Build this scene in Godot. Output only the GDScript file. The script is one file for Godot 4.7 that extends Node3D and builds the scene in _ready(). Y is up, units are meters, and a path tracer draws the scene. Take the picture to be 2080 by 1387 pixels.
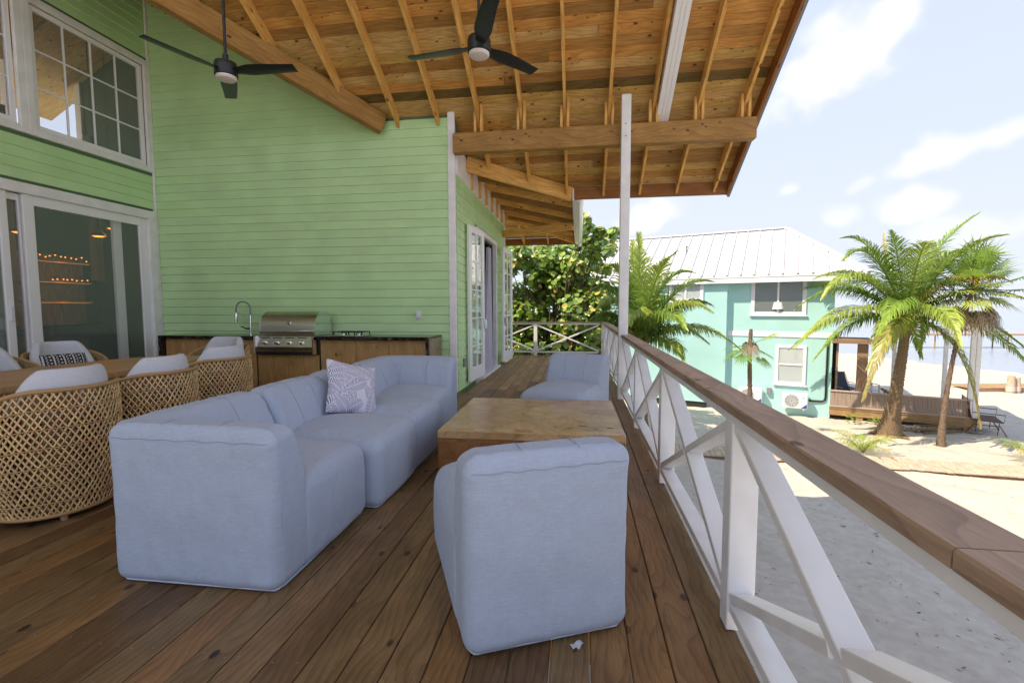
extends Node3D

const ZB := -6.98      # face of the porch's end wall
const XL := -6.915     # face of the wall with the sliding doors
const XS := -1.84      # face of the side wall with the french doors
const GY := -2.7       # sand level below the deck
const PITCH := 0.583   # slope of the porch roof
var mats := {}
var taken := {}
var shared := {}
var rng := RandomNumberGenerator.new()


# Collects triangles, keeps them facing along their normals.
class Mesher:
	var v := PackedVector3Array()
	var n := PackedVector3Array()
	var t := PackedVector2Array()
	var c := PackedColorArray()
	var ix := PackedInt32Array()
	var tint := Color.WHITE

	func p(pos: Vector3, nor: Vector3, uv := Vector2.ZERO) -> int:
		v.append(pos)
		n.append(nor)
		t.append(uv)
		c.append(tint)
		return v.size() - 1

	func tri(a: int, b: int, d: int) -> void:
		if (v[b] - v[a]).cross(v[d] - v[a]).dot(n[a] + n[b] + n[d]) > 0.0:
			ix.append(a); ix.append(d); ix.append(b)
		else:
			ix.append(a); ix.append(b); ix.append(d)

	func quad(a: int, b: int, d: int, e: int) -> void:
		tri(a, b, d)
		tri(a, d, e)

	func face(pts: Array, nor: Vector3, uvs := []) -> void:
		var at := v.size()
		for i in pts.size():
			p(pts[i], nor, uvs[i] if uvs.size() else Vector2(pts[i].x + pts[i].z, pts[i].y))
		for i in range(1, pts.size() - 1):
			tri(at, at + i, at + i + 1)

	# a box with chamfered edges; its texture runs along its longest side, in metres
	func box(at: Vector3, s: Vector3, b := Basis.IDENTITY, bev := 0.0, uvo := Vector2.ZERO) -> void:
		var h := s * 0.5
		bev = minf(bev, minf(h.x, minf(h.y, h.z)) * 0.6)
		var L := 0 if s.x >= s.y and s.x >= s.z else (1 if s.y >= s.z else 2)
		for k in 3:
			var i := (k + 1) % 3
			var j := (k + 2) % 3
			var ua := L if L != k else i
			var va := 3 - k - ua
			for sg in [-1.0, 1.0]:
				var pts := []
				var uvs := []
				var nor := Vector3.ZERO
				nor[k] = sg
				for q in [[-1, -1], [1, -1], [1, 1], [-1, 1]]:
					var e := Vector3.ZERO
					e[k] = sg * h[k]
					e[i] = q[0] * (h[i] - bev)
					e[j] = q[1] * (h[j] - bev)
					pts.append(at + b * e)
					uvs.append(uvo + Vector2(e[ua], e[va] + k * 0.07))
				face(pts, b * nor, uvs)
		if bev <= 0.0:
			return
		for k in 3:
			var i := (k + 1) % 3
			var j := (k + 2) % 3
			for si in [-1.0, 1.0]:
				for sj in [-1.0, 1.0]:
					var nor := Vector3.ZERO
					nor[i] = si
					nor[j] = sj
					var pts := []
					for q in [[0, -1], [0, 1], [1, 1], [1, -1]]:
						var e := Vector3.ZERO
						e[k] = q[1] * (h[k] - bev)
						e[i] = si * (h[i] - (bev if q[0] == 1 else 0.0))
						e[j] = sj * (h[j] - (bev if q[0] == 0 else 0.0))
						pts.append(e)
					var uvs := []
					for e in pts:
						uvs.append(uvo + Vector2(e[L], e[(L + 1) % 3]))
					for q in 4:
						pts[q] = at + b * pts[q]
					face(pts, (b * nor).normalized(), uvs)
		for sx in [-1.0, 1.0]:
			for sy in [-1.0, 1.0]:
				for sz in [-1.0, 1.0]:
					var pts := []
					for k in 3:
						var e := Vector3(sx, sy, sz)
						for m in 3:
							e[m] *= h[m] - (0.0 if m == k else bev)
						pts.append(at + b * e)
					face(pts, (b * Vector3(sx, sy, sz)).normalized())

	# a board between two points: w across (along side), h along up
	func bar(a: Vector3, e: Vector3, w: float, h: float, up := Vector3.UP, bev := 0.003, uvo := Vector2.ZERO) -> void:
		var z := (e - a).normalized()
		var x := up.cross(z).normalized()
		var y := z.cross(x)
		box((a + e) * 0.5, Vector3(w, h, a.distance_to(e)), Basis(x, y, z), bev, uvo)

	# a polygon in the local xy plane, drawn out along local z
	func prism(poly: PackedVector2Array, xf: Transform3D, length: float, uvo := Vector2.ZERO, caps := true) -> void:
		var area := 0.0
		var m := poly.size()
		for i in m:
			area += poly[i].cross(poly[(i + 1) % m])
		var per := 0.0
		for i in m:
			var a := poly[i]
			var e := poly[(i + 1) % m]
			var d := e - a
			if d.length() < 1e-6:
				continue
			var o := Vector2(d.y, -d.x).normalized() * signf(area)
			var nor := xf.basis * Vector3(o.x, o.y, 0)
			face([xf * Vector3(a.x, a.y, 0), xf * Vector3(e.x, e.y, 0), xf * Vector3(e.x, e.y, length), xf * Vector3(a.x, a.y, length)], nor.normalized(),
				[uvo + Vector2(0, per), uvo + Vector2(0, per + d.length()), uvo + Vector2(length, per + d.length()), uvo + Vector2(length, per)])
			per += d.length()
		if not caps:
			return
		var tr := Geometry2D.triangulate_polygon(poly)
		for sg in [0.0, 1.0]:
			var at := v.size()
			for q in poly:
				p(xf * Vector3(q.x, q.y, length * sg), (xf.basis * Vector3(0, 0, 1 if sg > 0 else -1)).normalized(), uvo + q)
			for i in range(0, tr.size(), 3):
				tri(at + tr[i], at + tr[i + 1], at + tr[i + 2])

	func tube(pts: Array, radii, sides := 8, closed := false) -> void:
		var m := pts.size()
		var rings := []
		var nx := Vector3.ZERO
		var along := 0.0
		for i in m:
			var d: Vector3
			if closed:
				d = pts[(i + 1) % m] - pts[(i - 1 + m) % m]
			else:
				d = pts[mini(i + 1, m - 1)] - pts[maxi(i - 1, 0)]
			d = d.normalized()
			if i == 0:
				nx = d.cross(Vector3.UP if absf(d.y) < 0.9 else Vector3.RIGHT).normalized()
			else:
				nx = (nx - d * nx.dot(d)).normalized()
				along += pts[i].distance_to(pts[i - 1])
			var ny := d.cross(nx)
			var r: float = radii[i] if radii is Array else radii
			var ring := []
			for k in sides + 1:
				var a := TAU * k / sides
				var o := nx * cos(a) + ny * sin(a)
				ring.append(p(pts[i] + o * r, o, Vector2(along, r * a)))
			rings.append(ring)
		for i in (m if closed else m - 1):
			for k in sides:
				quad(rings[i][k], rings[i][k + 1], rings[(i + 1) % m][k + 1], rings[(i + 1) % m][k])
		if not closed:
			for e in [0, m - 1]:
				var d: Vector3 = (pts[0] - pts[1] if e == 0 else pts[m - 1] - pts[m - 2]).normalized()
				var at := v.size()
				for k in sides:
					p(v[rings[e][k]], d)
				for k in range(1, sides - 1):
					tri(at, at + k, at + k + 1)

	func lathe(prof: Array, xf := Transform3D.IDENTITY, segs := 24) -> void:
		for i in prof.size() - 1:
			var a: Vector2 = prof[i]
			var e: Vector2 = prof[i + 1]
			var d := e - a
			var o := Vector2(d.y, -d.x).normalized()
			var at := v.size()
			for k in segs + 1:
				var w := TAU * k / segs
				var dir := Vector3(cos(w), 0, sin(w))
				var nor := (xf.basis * (dir * o.x + Vector3.UP * o.y)).normalized()
				p(xf * (dir * a.x + Vector3.UP * a.y), nor, Vector2(w * 0.2, a.y))
				p(xf * (dir * e.x + Vector3.UP * e.y), nor, Vector2(w * 0.2, e.y))
			for k in segs:
				quad(at + 2 * k, at + 2 * k + 2, at + 2 * k + 3, at + 2 * k + 1)

	# a surface f(u, v) with smooth normals; flip turns it over
	func grid(nu: int, nv: int, f: Callable, flip := false, uvs := Vector2.ONE) -> void:
		var at := v.size()
		var eps := 0.002
		for j in nv + 1:
			for i in nu + 1:
				var u := float(i) / nu
				var w := float(j) / nv
				var q: Vector3 = f.call(u, w)
				var nor: Vector3 = (f.call(u + eps, w) - f.call(u - eps, w)).cross(f.call(u, w + eps) - f.call(u, w - eps)).normalized()
				p(q, -nor if flip else nor, Vector2(u, w) * uvs)
		for j in nv:
			for i in nu:
				var a := at + j * (nu + 1) + i
				quad(a, a + 1, a + nu + 2, a + nu + 1)

	# an upholstered block: half sizes h, edge radius r, shaped by f
	func soft(h: Vector3, r: float, cells: int, f: Callable) -> void:
		for k in 3:
			var i := (k + 1) % 3
			var j := (k + 2) % 3
			var ci := _stops(h[i], r, cells)
			var cj := _stops(h[j], r, cells)
			for sg in [-1.0, 1.0]:
				var at := v.size()
				for y in cj:
					for x in ci:
						var q := Vector3.ZERO
						q[k] = sg * h[k]
						q[i] = x
						q[j] = y
						var a := Vector3.ZERO
						var b := Vector3.ZERO
						a[i] = 0.003
						b[j] = 0.003
						var o: Vector3 = f.call(_round(q, h, r))
						var du: Vector3 = f.call(_round(q + a, h, r)) - f.call(_round(q - a, h, r))
						var dv: Vector3 = f.call(_round(q + b, h, r)) - f.call(_round(q - b, h, r))
						p(o, du.cross(dv).normalized() * sg, Vector2(x, y))
				for y in cj.size() - 1:
					for x in ci.size() - 1:
						var a := at + y * ci.size() + x
						quad(a, a + 1, a + ci.size() + 1, a + ci.size())

	func _stops(h: float, r: float, cells: int) -> Array:
		var out := []
		for i in 6:
			out.append(-h + r * (1.0 - tan(deg_to_rad(45.0 - 9.0 * i))))
		for i in range(1, cells):
			out.append(lerpf(-h + r, h - r, float(i) / cells))
		for i in 6:
			out.append(h - r + r * tan(deg_to_rad(9.0 * i)))
		return out

	func _round(q: Vector3, h: Vector3, r: float) -> Vector3:
		var a := q.clamp(r * Vector3.ONE - h, h - r * Vector3.ONE)
		return a + (q - a).normalized() * r

	func mesh() -> ArrayMesh:
		var a := []
		a.resize(Mesh.ARRAY_MAX)
		a[Mesh.ARRAY_VERTEX] = v
		a[Mesh.ARRAY_NORMAL] = n
		a[Mesh.ARRAY_TEX_UV] = t
		a[Mesh.ARRAY_COLOR] = c
		a[Mesh.ARRAY_INDEX] = ix
		var m := ArrayMesh.new()
		m.add_surface_from_arrays(Mesh.PRIMITIVE_TRIANGLES, a)
		return m


func numbered(parent: Node, called: String) -> String:
	var key := str(parent.get_instance_id()) + called
	taken[key] = taken.get(key, -1) + 1
	return called if taken[key] == 0 else "%s_%03d" % [called, taken[key]]


func tag(o: Node, label: String, category: String, group := "") -> Node:
	o.set_meta("label", label)
	o.set_meta("category", category)
	if group:
		o.set_meta("group", group)
	return o


# the base node of a thing
func thing(called: String, label: String, category: String, at := Vector3.ZERO, turn := 0.0, group := "") -> Node3D:
	var o := Node3D.new()
	o.name = numbered(self, called)
	add_child(o)
	o.position = at
	o.rotation.y = turn
	return tag(o, label, category, group)


# a mesh of its own under parent, placed in the parent's axes
func part(called: String, m, mat: Material, parent: Node3D, xf := Transform3D.IDENTITY) -> MeshInstance3D:
	var o := MeshInstance3D.new()
	o.mesh = m.mesh() if m is Mesher else m
	o.material_override = mat
	o.name = numbered(parent, called)
	o.transform = xf
	parent.add_child(o)
	return o


# the same, placed in the world's axes
func wpart(called: String, m, mat: Material, parent: Node3D, xf := Transform3D.IDENTITY) -> MeshInstance3D:
	return part(called, m, mat, parent, world_of(parent).affine_inverse() * xf)


func world_of(o: Node3D) -> Transform3D:
	var x := Transform3D.IDENTITY
	var at: Node = o
	while at != self:
		x = at.transform * x
		at = at.get_parent()
	return x


func struct(called: String, m, mat: Material) -> MeshInstance3D:
	var o := part(called, m, mat, self)
	o.set_meta("kind", "structure")
	return o


func stuff(o: Node3D) -> Node3D:
	o.set_meta("kind", "stuff")
	return o


func copy_of(o: Node3D, label: String, at: Vector3, turn: float) -> Node3D:
	var r: Node3D = o.duplicate()
	r.name = numbered(self, str(o.name))
	add_child(r)
	r.position = at
	r.rotation.y = turn
	r.set_meta("label", label)
	return r


func one_box(at: Vector3, s: Vector3, bev := 0.003, b := Basis.IDENTITY, uvo := Vector2.ZERO) -> Mesher:
	var m := Mesher.new()
	m.box(at, s, b, bev, uvo)
	return m


func lin(r: float, g: float, b: float) -> Color:
	return Color(r, g, b).linear_to_srgb()


# ---------------------------------------------------------------- textures

func noise(seed_: int, freq: float, oct := 3, kind := FastNoiseLite.TYPE_SIMPLEX) -> FastNoiseLite:
	var f := FastNoiseLite.new()
	f.seed = seed_
	f.frequency = freq
	f.noise_type = kind
	f.fractal_octaves = oct
	f.fractal_type = FastNoiseLite.FRACTAL_FBM if oct > 1 else FastNoiseLite.FRACTAL_NONE
	return f


func picture(w: int, h: int, data: PackedByteArray) -> ImageTexture:
	return ImageTexture.create_from_image(Image.create_from_data(w, h, false, Image.FORMAT_RGB8, data))


# sawn timber: grain along u, seamless along u; 2.4 m by 0.6 m
func wood_texture(seed_: int, w: int, h: int, light: Color, dark: Color, knot: Color, rings: float, knots: int, fibre: float) -> ImageTexture:
	var r := RandomNumberGenerator.new()
	r.seed = seed_
	var warp := noise(seed_, 0.55, 2)
	var fine := noise(seed_ + 7, 1.0, 2)
	var blot := noise(seed_ + 13, 0.8, 3)
	var ks := []
	for i in knots:
		ks.append([r.randf(), r.randf() * 0.6, r.randf_range(0.008, 0.017), r.randf_range(0.4, 0.85)])
	var data := PackedByteArray()
	data.resize(w * h * 3)
	var at := 0
	for y in h:
		var ym := 0.6 * y / h
		var near := []
		for k in ks:
			if absf(ym - k[1]) < k[2] * 5.0:
				near.append(k)
		for x in w:
			var a := TAU * x / w
			var cx := cos(a) * 0.38
			var cy := sin(a) * 0.38
			var yy := ym * 9.0 + warp.get_noise_3d(cx * 2.4, cy * 2.4, ym * 5.0) * 0.8
			var dk := 0.0
			for k in near:
				var dx: float = absf(float(x) / w - k[0])
				dx = minf(dx, 1.0 - dx) * 2.4
				var dy: float = ym - k[1]
				var q: float = (dx * dx * 0.35 + dy * dy) / (k[2] * k[2])
				yy += signf(dy) * k[2] * 9.0 * 1.6 * exp(-q * 0.16)
				if q < 2.2:
					dk = maxf(dk, (1.0 - smoothstep(0.5, 1.6, q)) * k[3])
			var s := yy * rings
			s -= floorf(s)
			s = s * s * s
			var f := fine.get_noise_3d(cx * 9.0, cy * 9.0, ym * 260.0)
			var b := blot.get_noise_3d(cx * 3.0, cy * 3.0, ym * 6.0)
			var mixv := clampf(0.28 + 0.42 * s + fibre * f + 0.35 * b, 0.0, 1.0)
			var c := light.lerp(dark, mixv).lerp(knot, dk)
			data[at] = int(c.r * 255.0)
			data[at + 1] = int(c.g * 255.0)
			data[at + 2] = int(c.b * 255.0)
			at += 3
	return picture(w, h, data)


# woven linen with slubs: brightness only, seamless
func linen_texture(n: int) -> ImageTexture:
	var f := noise(5, 1.0, 2)
	var g := noise(6, 1.0, 2)
	var l := noise(9, 0.9, 2)
	var data := PackedByteArray()
	data.resize(n * n * 3)
	var at := 0
	for y in n:
		var b := TAU * y / n
		for x in n:
			var a := TAU * x / n
			var k := f.get_noise_3d(cos(a) * 1.3, sin(a) * 1.3, y * 0.55) * 0.42 + g.get_noise_3d(x * 0.5, cos(b) * 2.0, sin(b) * 2.0) * 0.22
			k += l.get_noise_3d(cos(a), sin(a) + cos(b), sin(b)) * 0.04
			var c := int(clampf(0.86 + 0.16 * k, 0.0, 1.0) * 255.0)
			data[at] = c
			data[at + 1] = c
			data[at + 2] = mini(255, c + 2)
			at += 3
	return picture(n, n, data)


func cloud_texture(n: int, seed_: int, freq: float, oct: int, lo: Color, hi: Color, power := 1.0) -> NoiseTexture2D:
	var t := NoiseTexture2D.new()
	t.width = n
	t.height = n
	t.seamless = true
	t.noise = noise(seed_, freq, oct)
	var g := Gradient.new()
	g.set_color(0, lo)
	g.set_color(1, hi)
	if power != 1.0:
		g.add_point(0.5, lo.lerp(hi, pow(0.5, power)))
	t.color_ramp = g
	return t


# dark granite with pale drifting veins
func granite_texture(w: int, h: int) -> ImageTexture:
	var f := noise(31, 1.0, 4)
	var g := noise(33, 1.0, 3)
	var data := PackedByteArray()
	data.resize(w * h * 3)
	var at := 0
	for y in h:
		for x in w:
			var px := x * 0.012
			var py := y * 0.03
			var wv := g.get_noise_2d(px * 0.8, py * 0.8) * 1.6
			var k := 1.0 - absf(f.get_noise_2d(px * 0.7 + wv, py + wv * 0.5)) * 4.0
			k = clampf(k, 0.0, 1.0)
			k = pow(k, 3.0) * clampf(0.4 + g.get_noise_2d(px * 2.0 + 9.0, py) * 1.8, 0.0, 1.0)
			var br := clampf(g.get_noise_2d(px + 40.0, py * 1.3) * 1.6, 0.0, 1.0)
			var c := Color(0.05, 0.048, 0.05).lerp(Color(0.30, 0.20, 0.13), br * 0.7).lerp(Color(0.80, 0.74, 0.66), k)
			data[at] = int(c.r * 255.0)
			data[at + 1] = int(c.g * 255.0)
			data[at + 2] = int(c.b * 255.0)
			at += 3
	return picture(w, h, data)


# cloth printed with overlapping feathery palm leaves
func leaf_print(n: int) -> ImageTexture:
	var r := RandomNumberGenerator.new()
	r.seed = 41
	var leaves := []
	for i in 26:
		leaves.append([Vector2(r.randf(), r.randf()), r.randf() * TAU, r.randf_range(0.2, 0.28)])
	var data := PackedByteArray()
	data.resize(n * n * 3)
	var at := 0
	for y in n:
		for x in n:
			var q := Vector2(float(x) / n, float(y) / n)
			var c := Color(0.86, 0.85, 0.90)
			for lf in leaves:
				var d: Vector2 = (q - lf[0]).rotated(-lf[1]) / lf[2]
				if absf(d.x) > 1.0:
					continue
				var wide := 0.42 * sqrt(1.0 - d.x * d.x) * (1.1 - 0.3 * d.x)
				var ay := absf(d.y)
				if ay < wide:
					var s := (d.x + ay * 0.55) * 9.0
					s -= floorf(s)
					c = Color(0.94, 0.93, 0.96) if s < 0.5 or ay < 0.02 else Color(0.47, 0.45, 0.58)
				elif ay < wide + 0.05:
					c = Color(0.86, 0.85, 0.90)
			data[at] = int(c.r * 255.0)
			data[at + 1] = int(c.g * 255.0)
			data[at + 2] = int(c.b * 255.0)
			at += 3
	return picture(n, n, data)


# black cloth with pale stripes and zigzags
func stripe_print(n: int) -> ImageTexture:
	var data := PackedByteArray()
	data.resize(n * n * 3)
	var at := 0
	for y in n:
		for x in n:
			var band := int(x * 14.0 / n)
			var inb := x * 14.0 / n - band
			var on := false
			if band % 3 == 0:
				on = inb > 0.25 and inb < 0.75
			elif band % 3 == 1:
				on = absf(inb - 0.5 - 0.3 * (absf(fmod(y * 20.0 / n, 2.0) - 1.0) * 2.0 - 1.0)) < 0.16
			else:
				on = fmod(y * 16.0 / n, 2.0) < 1.0 and inb > 0.2 and inb < 0.8
			var c := 205 if on else 28
			data[at] = c
			data[at + 1] = c
			data[at + 2] = c
			at += 3
	return picture(n, n, data)


# end-grain slab: cut log discs set side by side
func slab_texture(w: int, h: int) -> ImageTexture:
	var r := RandomNumberGenerator.new()
	r.seed = 12
	var logs := []
	for i in 13:
		logs.append([Vector2(r.randf() * 1.5, r.randf() * 1.5), r.randf_range(0.7, 1.3), r.randf_range(-1, 1)])
	var f := noise(3, 3.0, 3)
	var data := PackedByteArray()
	data.resize(w * h * 3)
	var at := 0
	for y in h:
		for x in w:
			var q := Vector2(1.5 * x / w, 1.5 * y / h)
			q += Vector2(f.get_noise_2d(q.x, q.y), f.get_noise_2d(q.x + 9.0, q.y)) * 0.045
			var best := 9.0
			var next := 9.0
			var hit = logs[0]
			for lg in logs:
				var d: float = q.distance_to(lg[0]) / lg[1]
				if d < best:
					next = best
					best = d
					hit = lg
				elif d < next:
					next = d
			var s := best * 21.0
			s -= floorf(s)
			var m := clampf(0.30 + 0.20 * s * s + 0.20 * hit[2] + 0.20 * f.get_noise_2d(q.x * 1.5, q.y * 1.5) + 0.22 * (1.0 - smoothstep(0.0, 0.02, next - best)) + (0.2 if best < 0.02 else 0.0), 0.0, 1.0)
			var c := Color(0.82, 0.70, 0.52).lerp(Color(0.56, 0.41, 0.25), m)
			data[at] = int(c.r * 255.0)
			data[at + 1] = int(c.g * 255.0)
			data[at + 2] = int(c.b * 255.0)
			at += 3
	return picture(w, h, data)


func plain(c: Color, rough := 0.6, metal := 0.0) -> StandardMaterial3D:
	var m := StandardMaterial3D.new()
	m.albedo_color = c
	m.roughness = rough
	m.metallic = metal
	return m


func timber(t: Texture2D, tint: Color, rough := 0.65, relief := 0.25) -> StandardMaterial3D:
	var m := plain(tint, rough)
	m.albedo_texture = t
	m.uv1_scale = Vector3(1 / 2.4, 1 / 0.6, 1)
	if relief > 0.0:
		m.heightmap_enabled = true
		m.heightmap_texture = t
		m.heightmap_scale = relief
	return m


func leafy(c: Color, rough := 0.45, through := 0.35) -> StandardMaterial3D:
	var m := plain(c, rough)
	m.vertex_color_use_as_albedo = true
	m.backlight_enabled = true
	m.backlight = lin(through, through, through)
	return m


func triplanar(t: Texture2D, c: Color, rough: float, per_metre: float, relief := 0.0, world := false) -> StandardMaterial3D:
	var m := plain(c, rough)
	m.albedo_texture = t
	m.uv1_triplanar = true
	m.uv1_world_triplanar = world
	m.uv1_scale = Vector3.ONE * per_metre
	if relief != 0.0:
		m.heightmap_enabled = true
		m.heightmap_texture = t
		m.heightmap_scale = relief
	return m


func glass(c: Color, alpha: float) -> StandardMaterial3D:
	var m := plain(Color(c.r, c.g, c.b, alpha), 0.02)
	m.transparency = BaseMaterial3D.TRANSPARENCY_ALPHA
	return m


func glowing(c: Color, e: float) -> StandardMaterial3D:
	var m := plain(c, 0.6)
	m.emission_enabled = true
	m.emission = c
	m.emission_energy_multiplier = e
	return m


func make_materials() -> void:
	var deck := wood_texture(1, 1024, 320, Color(0.60, 0.485, 0.335), Color(0.38, 0.285, 0.18), Color(0.15, 0.095, 0.07), 2.7, 12, 0.36)
	for i in 5:
		mats["deck%d" % i] = timber(deck, [Color(1, 1, 1), Color(0.86, 0.84, 0.80), Color(1.0, 0.94, 0.86), Color(0.92, 0.93, 0.90), Color(0.78, 0.74, 0.70)][i], 0.45, 0.12)
	mats["deck_sidelit0"] = timber(deck, Color(1.24, 1.25, 1.24), 0.5, 0.12)  # far planks paler: side light put into the wood colour
	mats["deck_sidelit1"] = timber(deck, Color(1.12, 1.12, 1.10), 0.5, 0.12)
	var pine := wood_texture(2, 1024, 320, Color(0.87, 0.735, 0.475), Color(0.66, 0.505, 0.27), Color(0.30, 0.15, 0.06), 1.9, 13, 0.25)
	for i in 5:
		mats["pine%d" % i] = timber(pine, [Color(1, 1, 1), Color(0.90, 0.82, 0.70), Color(1.0, 0.90, 0.76), Color(0.80, 0.73, 0.62), Color(0.96, 0.96, 0.86)][i], 0.6, 0.12)
	mats["pine_stained"] = timber(pine, Color(0.55, 0.55, 0.45), 0.6, 0.12)
	mats["rafter"] = timber(pine, Color(1.1, 1.04, 0.92), 0.6, 0.12)
	mats["beam"] = timber(pine, Color(0.80, 0.73, 0.60), 0.6, 0.12)
	mats["fascia"] = timber(pine, Color(0.72, 0.58, 0.44), 0.6, 0.12)
	var grey := wood_texture(4, 512, 256, Color(0.62, 0.57, 0.52), Color(0.44, 0.39, 0.345), Color(0.24, 0.2, 0.17), 1.6, 8, 0.25)
	mats["cap"] = timber(grey, Color(1.16, 1.07, 0.98), 0.6, 0.15)
	mats["weathered"] = timber(grey, Color(1.34, 1.32, 1.27), 0.8, 0.2)
	mats["driftwood"] = timber(grey, Color(1.12, 1.0, 0.80), 0.8, 0.2)
	var ply := wood_texture(8, 512, 256, Color(0.78, 0.64, 0.44), Color(0.58, 0.45, 0.28), Color(0.25, 0.14, 0.07), 2.6, 7, 0.2)
	mats["panel"] = timber(ply, Color(1.0, 0.96, 0.88), 0.5, 0.06)
	mats["tabletop"] = timber(ply, Color(0.93, 0.90, 0.90), 0.4, 0.05)
	var slab := slab_texture(512, 512)
	mats["slab"] = plain(Color(1, 1, 1), 0.2)
	mats["slab"].albedo_texture = slab
	mats["slab"].uv1_scale = Vector3(1 / 1.5, 1 / 1.5, 1)
	mats["slab_side"] = plain(Color(0.72, 0.60, 0.48), 0.35)
	mats["slab_side"].albedo_texture = slab
	mats["slab_side"].uv1_scale = Vector3(1 / 0.75, 1 / 0.75, 1)

	var mottled := cloud_texture(256, 17, 0.012, 4, Color(0.93, 0.93, 0.92), Color(1, 1, 1))
	mats["siding"] = triplanar(mottled, lin(0.58, 0.835, 0.42), 0.45, 0.35, 0.0, true)
	mats["siding1"] = triplanar(mottled, lin(0.56, 0.815, 0.405), 0.45, 0.35, 0.0, true)
	mats["siding2"] = triplanar(mottled, lin(0.59, 0.83, 0.435), 0.5, 0.3, 0.0, true)
	mats["white"] = triplanar(mottled, lin(0.90, 0.89, 0.885), 0.42, 0.9, 0.0, true)
	mats["vinyl"] = plain(lin(0.88, 0.87, 0.87), 0.35)
	mats["teal"] = triplanar(mottled, lin(0.43, 0.72, 0.715), 0.6, 0.12)
	mats["teal_trim"] = plain(lin(0.76, 0.75, 0.80), 0.5)
	mats["roof_white"] = plain(lin(0.74, 0.74, 0.75), 0.4)
	mats["rib_shaded"] = plain(lin(0.42, 0.42, 0.44), 0.5)  # greyer than the roof: shade on the rib sides put into the colour
	mats["dark"] = plain(lin(0.02, 0.02, 0.02), 0.8)
	mats["wall_core"] = plain(lin(0.10, 0.17, 0.08), 0.8)
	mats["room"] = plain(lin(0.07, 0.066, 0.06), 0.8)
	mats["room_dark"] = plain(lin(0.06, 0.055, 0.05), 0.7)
	mats["glass"] = glass(Color(0.75, 0.85, 0.82), 0.1)
	mats["screen"] = glass(Color(0.1, 0.12, 0.11), 0.55)

	var linen := linen_texture(384)
	mats["sofa"] = triplanar(linen, lin(0.58, 0.665, 0.80), 0.85, 2.2, 0.06)
	mats["sofa"].rim_enabled = true
	mats["sofa"].rim = 0.25
	mats["piping"] = plain(lin(0.50, 0.58, 0.72), 0.85)
	mats["stitch"] = plain(lin(0.36, 0.40, 0.50), 0.9)
	mats["cushion"] = triplanar(linen, lin(0.84, 0.86, 0.89), 0.85, 2.5, 0.05)
	mats["print"] = plain(Color(1, 1, 1), 0.85)
	mats["print"].albedo_texture = leaf_print(320)
	mats["stripes"] = plain(Color(1, 1, 1), 0.85)
	mats["stripes"].albedo_texture = stripe_print(192)
	mats["curtain"] = plain(lin(0.66, 0.64, 0.74), 0.9)
	mats["curtain"].backlight_enabled = true
	mats["curtain"].backlight = lin(0.5, 0.5, 0.55)
	mats["rattan"] = leafy(Color.WHITE, 0.5, 0.0)
	mats["rattan"].backlight_enabled = false
	mats["rattan_plain"] = plain(lin(0.42, 0.25, 0.10), 0.5)
	mats["rattan_lining"] = plain(lin(0.13, 0.075, 0.035), 0.8)
	mats["leg_wood"] = plain(lin(0.42, 0.27, 0.14), 0.5)

	var gran := granite_texture(512, 256)
	mats["granite"] = plain(Color(1, 1, 1), 0.12)
	mats["granite"].albedo_texture = gran
	mats["granite"].uv1_scale = Vector3(0.8, 1.6, 1)
	mats["granite_end"] = timber(grey, Color(1.0, 0.95, 0.84), 0.3, 0.0)
	mats["steel"] = plain(lin(0.55, 0.50, 0.42), 0.27, 1.0)
	mats["chrome"] = plain(lin(0.75, 0.76, 0.78), 0.12, 1.0)
	mats["iron"] = plain(lin(0.02, 0.02, 0.02), 0.5, 0.3)
	mats["fan"] = plain(lin(0.018, 0.019, 0.02), 0.35)
	mats["fan_light"] = plain(lin(0.75, 0.68, 0.64), 0.5)
	mats["plastic"] = plain(lin(0.75, 0.75, 0.77), 0.4)
	mats["grey_box"] = plain(lin(0.22, 0.24, 0.26), 0.5)
	mats["rust"] = plain(lin(0.10, 0.055, 0.035), 0.8, 0.2)
	mats["rug"] = triplanar(mottled, lin(0.40, 0.06, 0.04), 0.9, 3.0)
	mats["lamp"] = glowing(Color(1.0, 0.60, 0.25), 0.8)
	mats["led"] = glowing(Color(1.0, 0.70, 0.42), 0.13)

	mats["frond"] = leafy(Color.WHITE, 0.38, 0.7)
	mats["leaf"] = leafy(Color.WHITE, 0.30, 0.5)
	for i in 5:
		var c: Color = [Color(0.19, 0.34, 0.065), Color(0.29, 0.44, 0.08), Color(0.44, 0.53, 0.13), Color(0.15, 0.30, 0.10), Color(0.56, 0.50, 0.09)][i]
		var m := plain(c.linear_to_srgb(), 0.3)
		m.backlight_enabled = true
		m.backlight = lin(0.5, 0.5, 0.5)
		mats["leaf%d" % i] = m
	var bark := cloud_texture(256, 77, 0.03, 4, Color(0.55, 0.5, 0.45), Color(1, 1, 1))
	mats["bark"] = triplanar(bark, lin(0.34, 0.25, 0.15), 0.9, 2.0, 1.0)
	mats["bark_grey"] = triplanar(bark, lin(0.30, 0.22, 0.16), 0.9, 2.0, 1.0)
	mats["branch"] = triplanar(bark, lin(0.20, 0.14, 0.09), 0.9, 2.0, 0.5)
	var sand := cloud_texture(512, 91, 0.035, 5, Color(0.91, 0.90, 0.885), Color(1, 1, 1))
	mats["sand"] = triplanar(sand, lin(0.56, 0.52, 0.45), 0.95, 0.22, 1.6, true)
	var waves := cloud_texture(256, 55, 0.02, 4, Color(0.4, 0.4, 0.4), Color(1, 1, 1))
	mats["sea"] = plain(lin(0.30, 0.36, 0.43), 0.2)
	mats["sea"].heightmap_enabled = true
	mats["sea"].heightmap_texture = waves
	mats["sea"].heightmap_scale = 6.0
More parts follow.
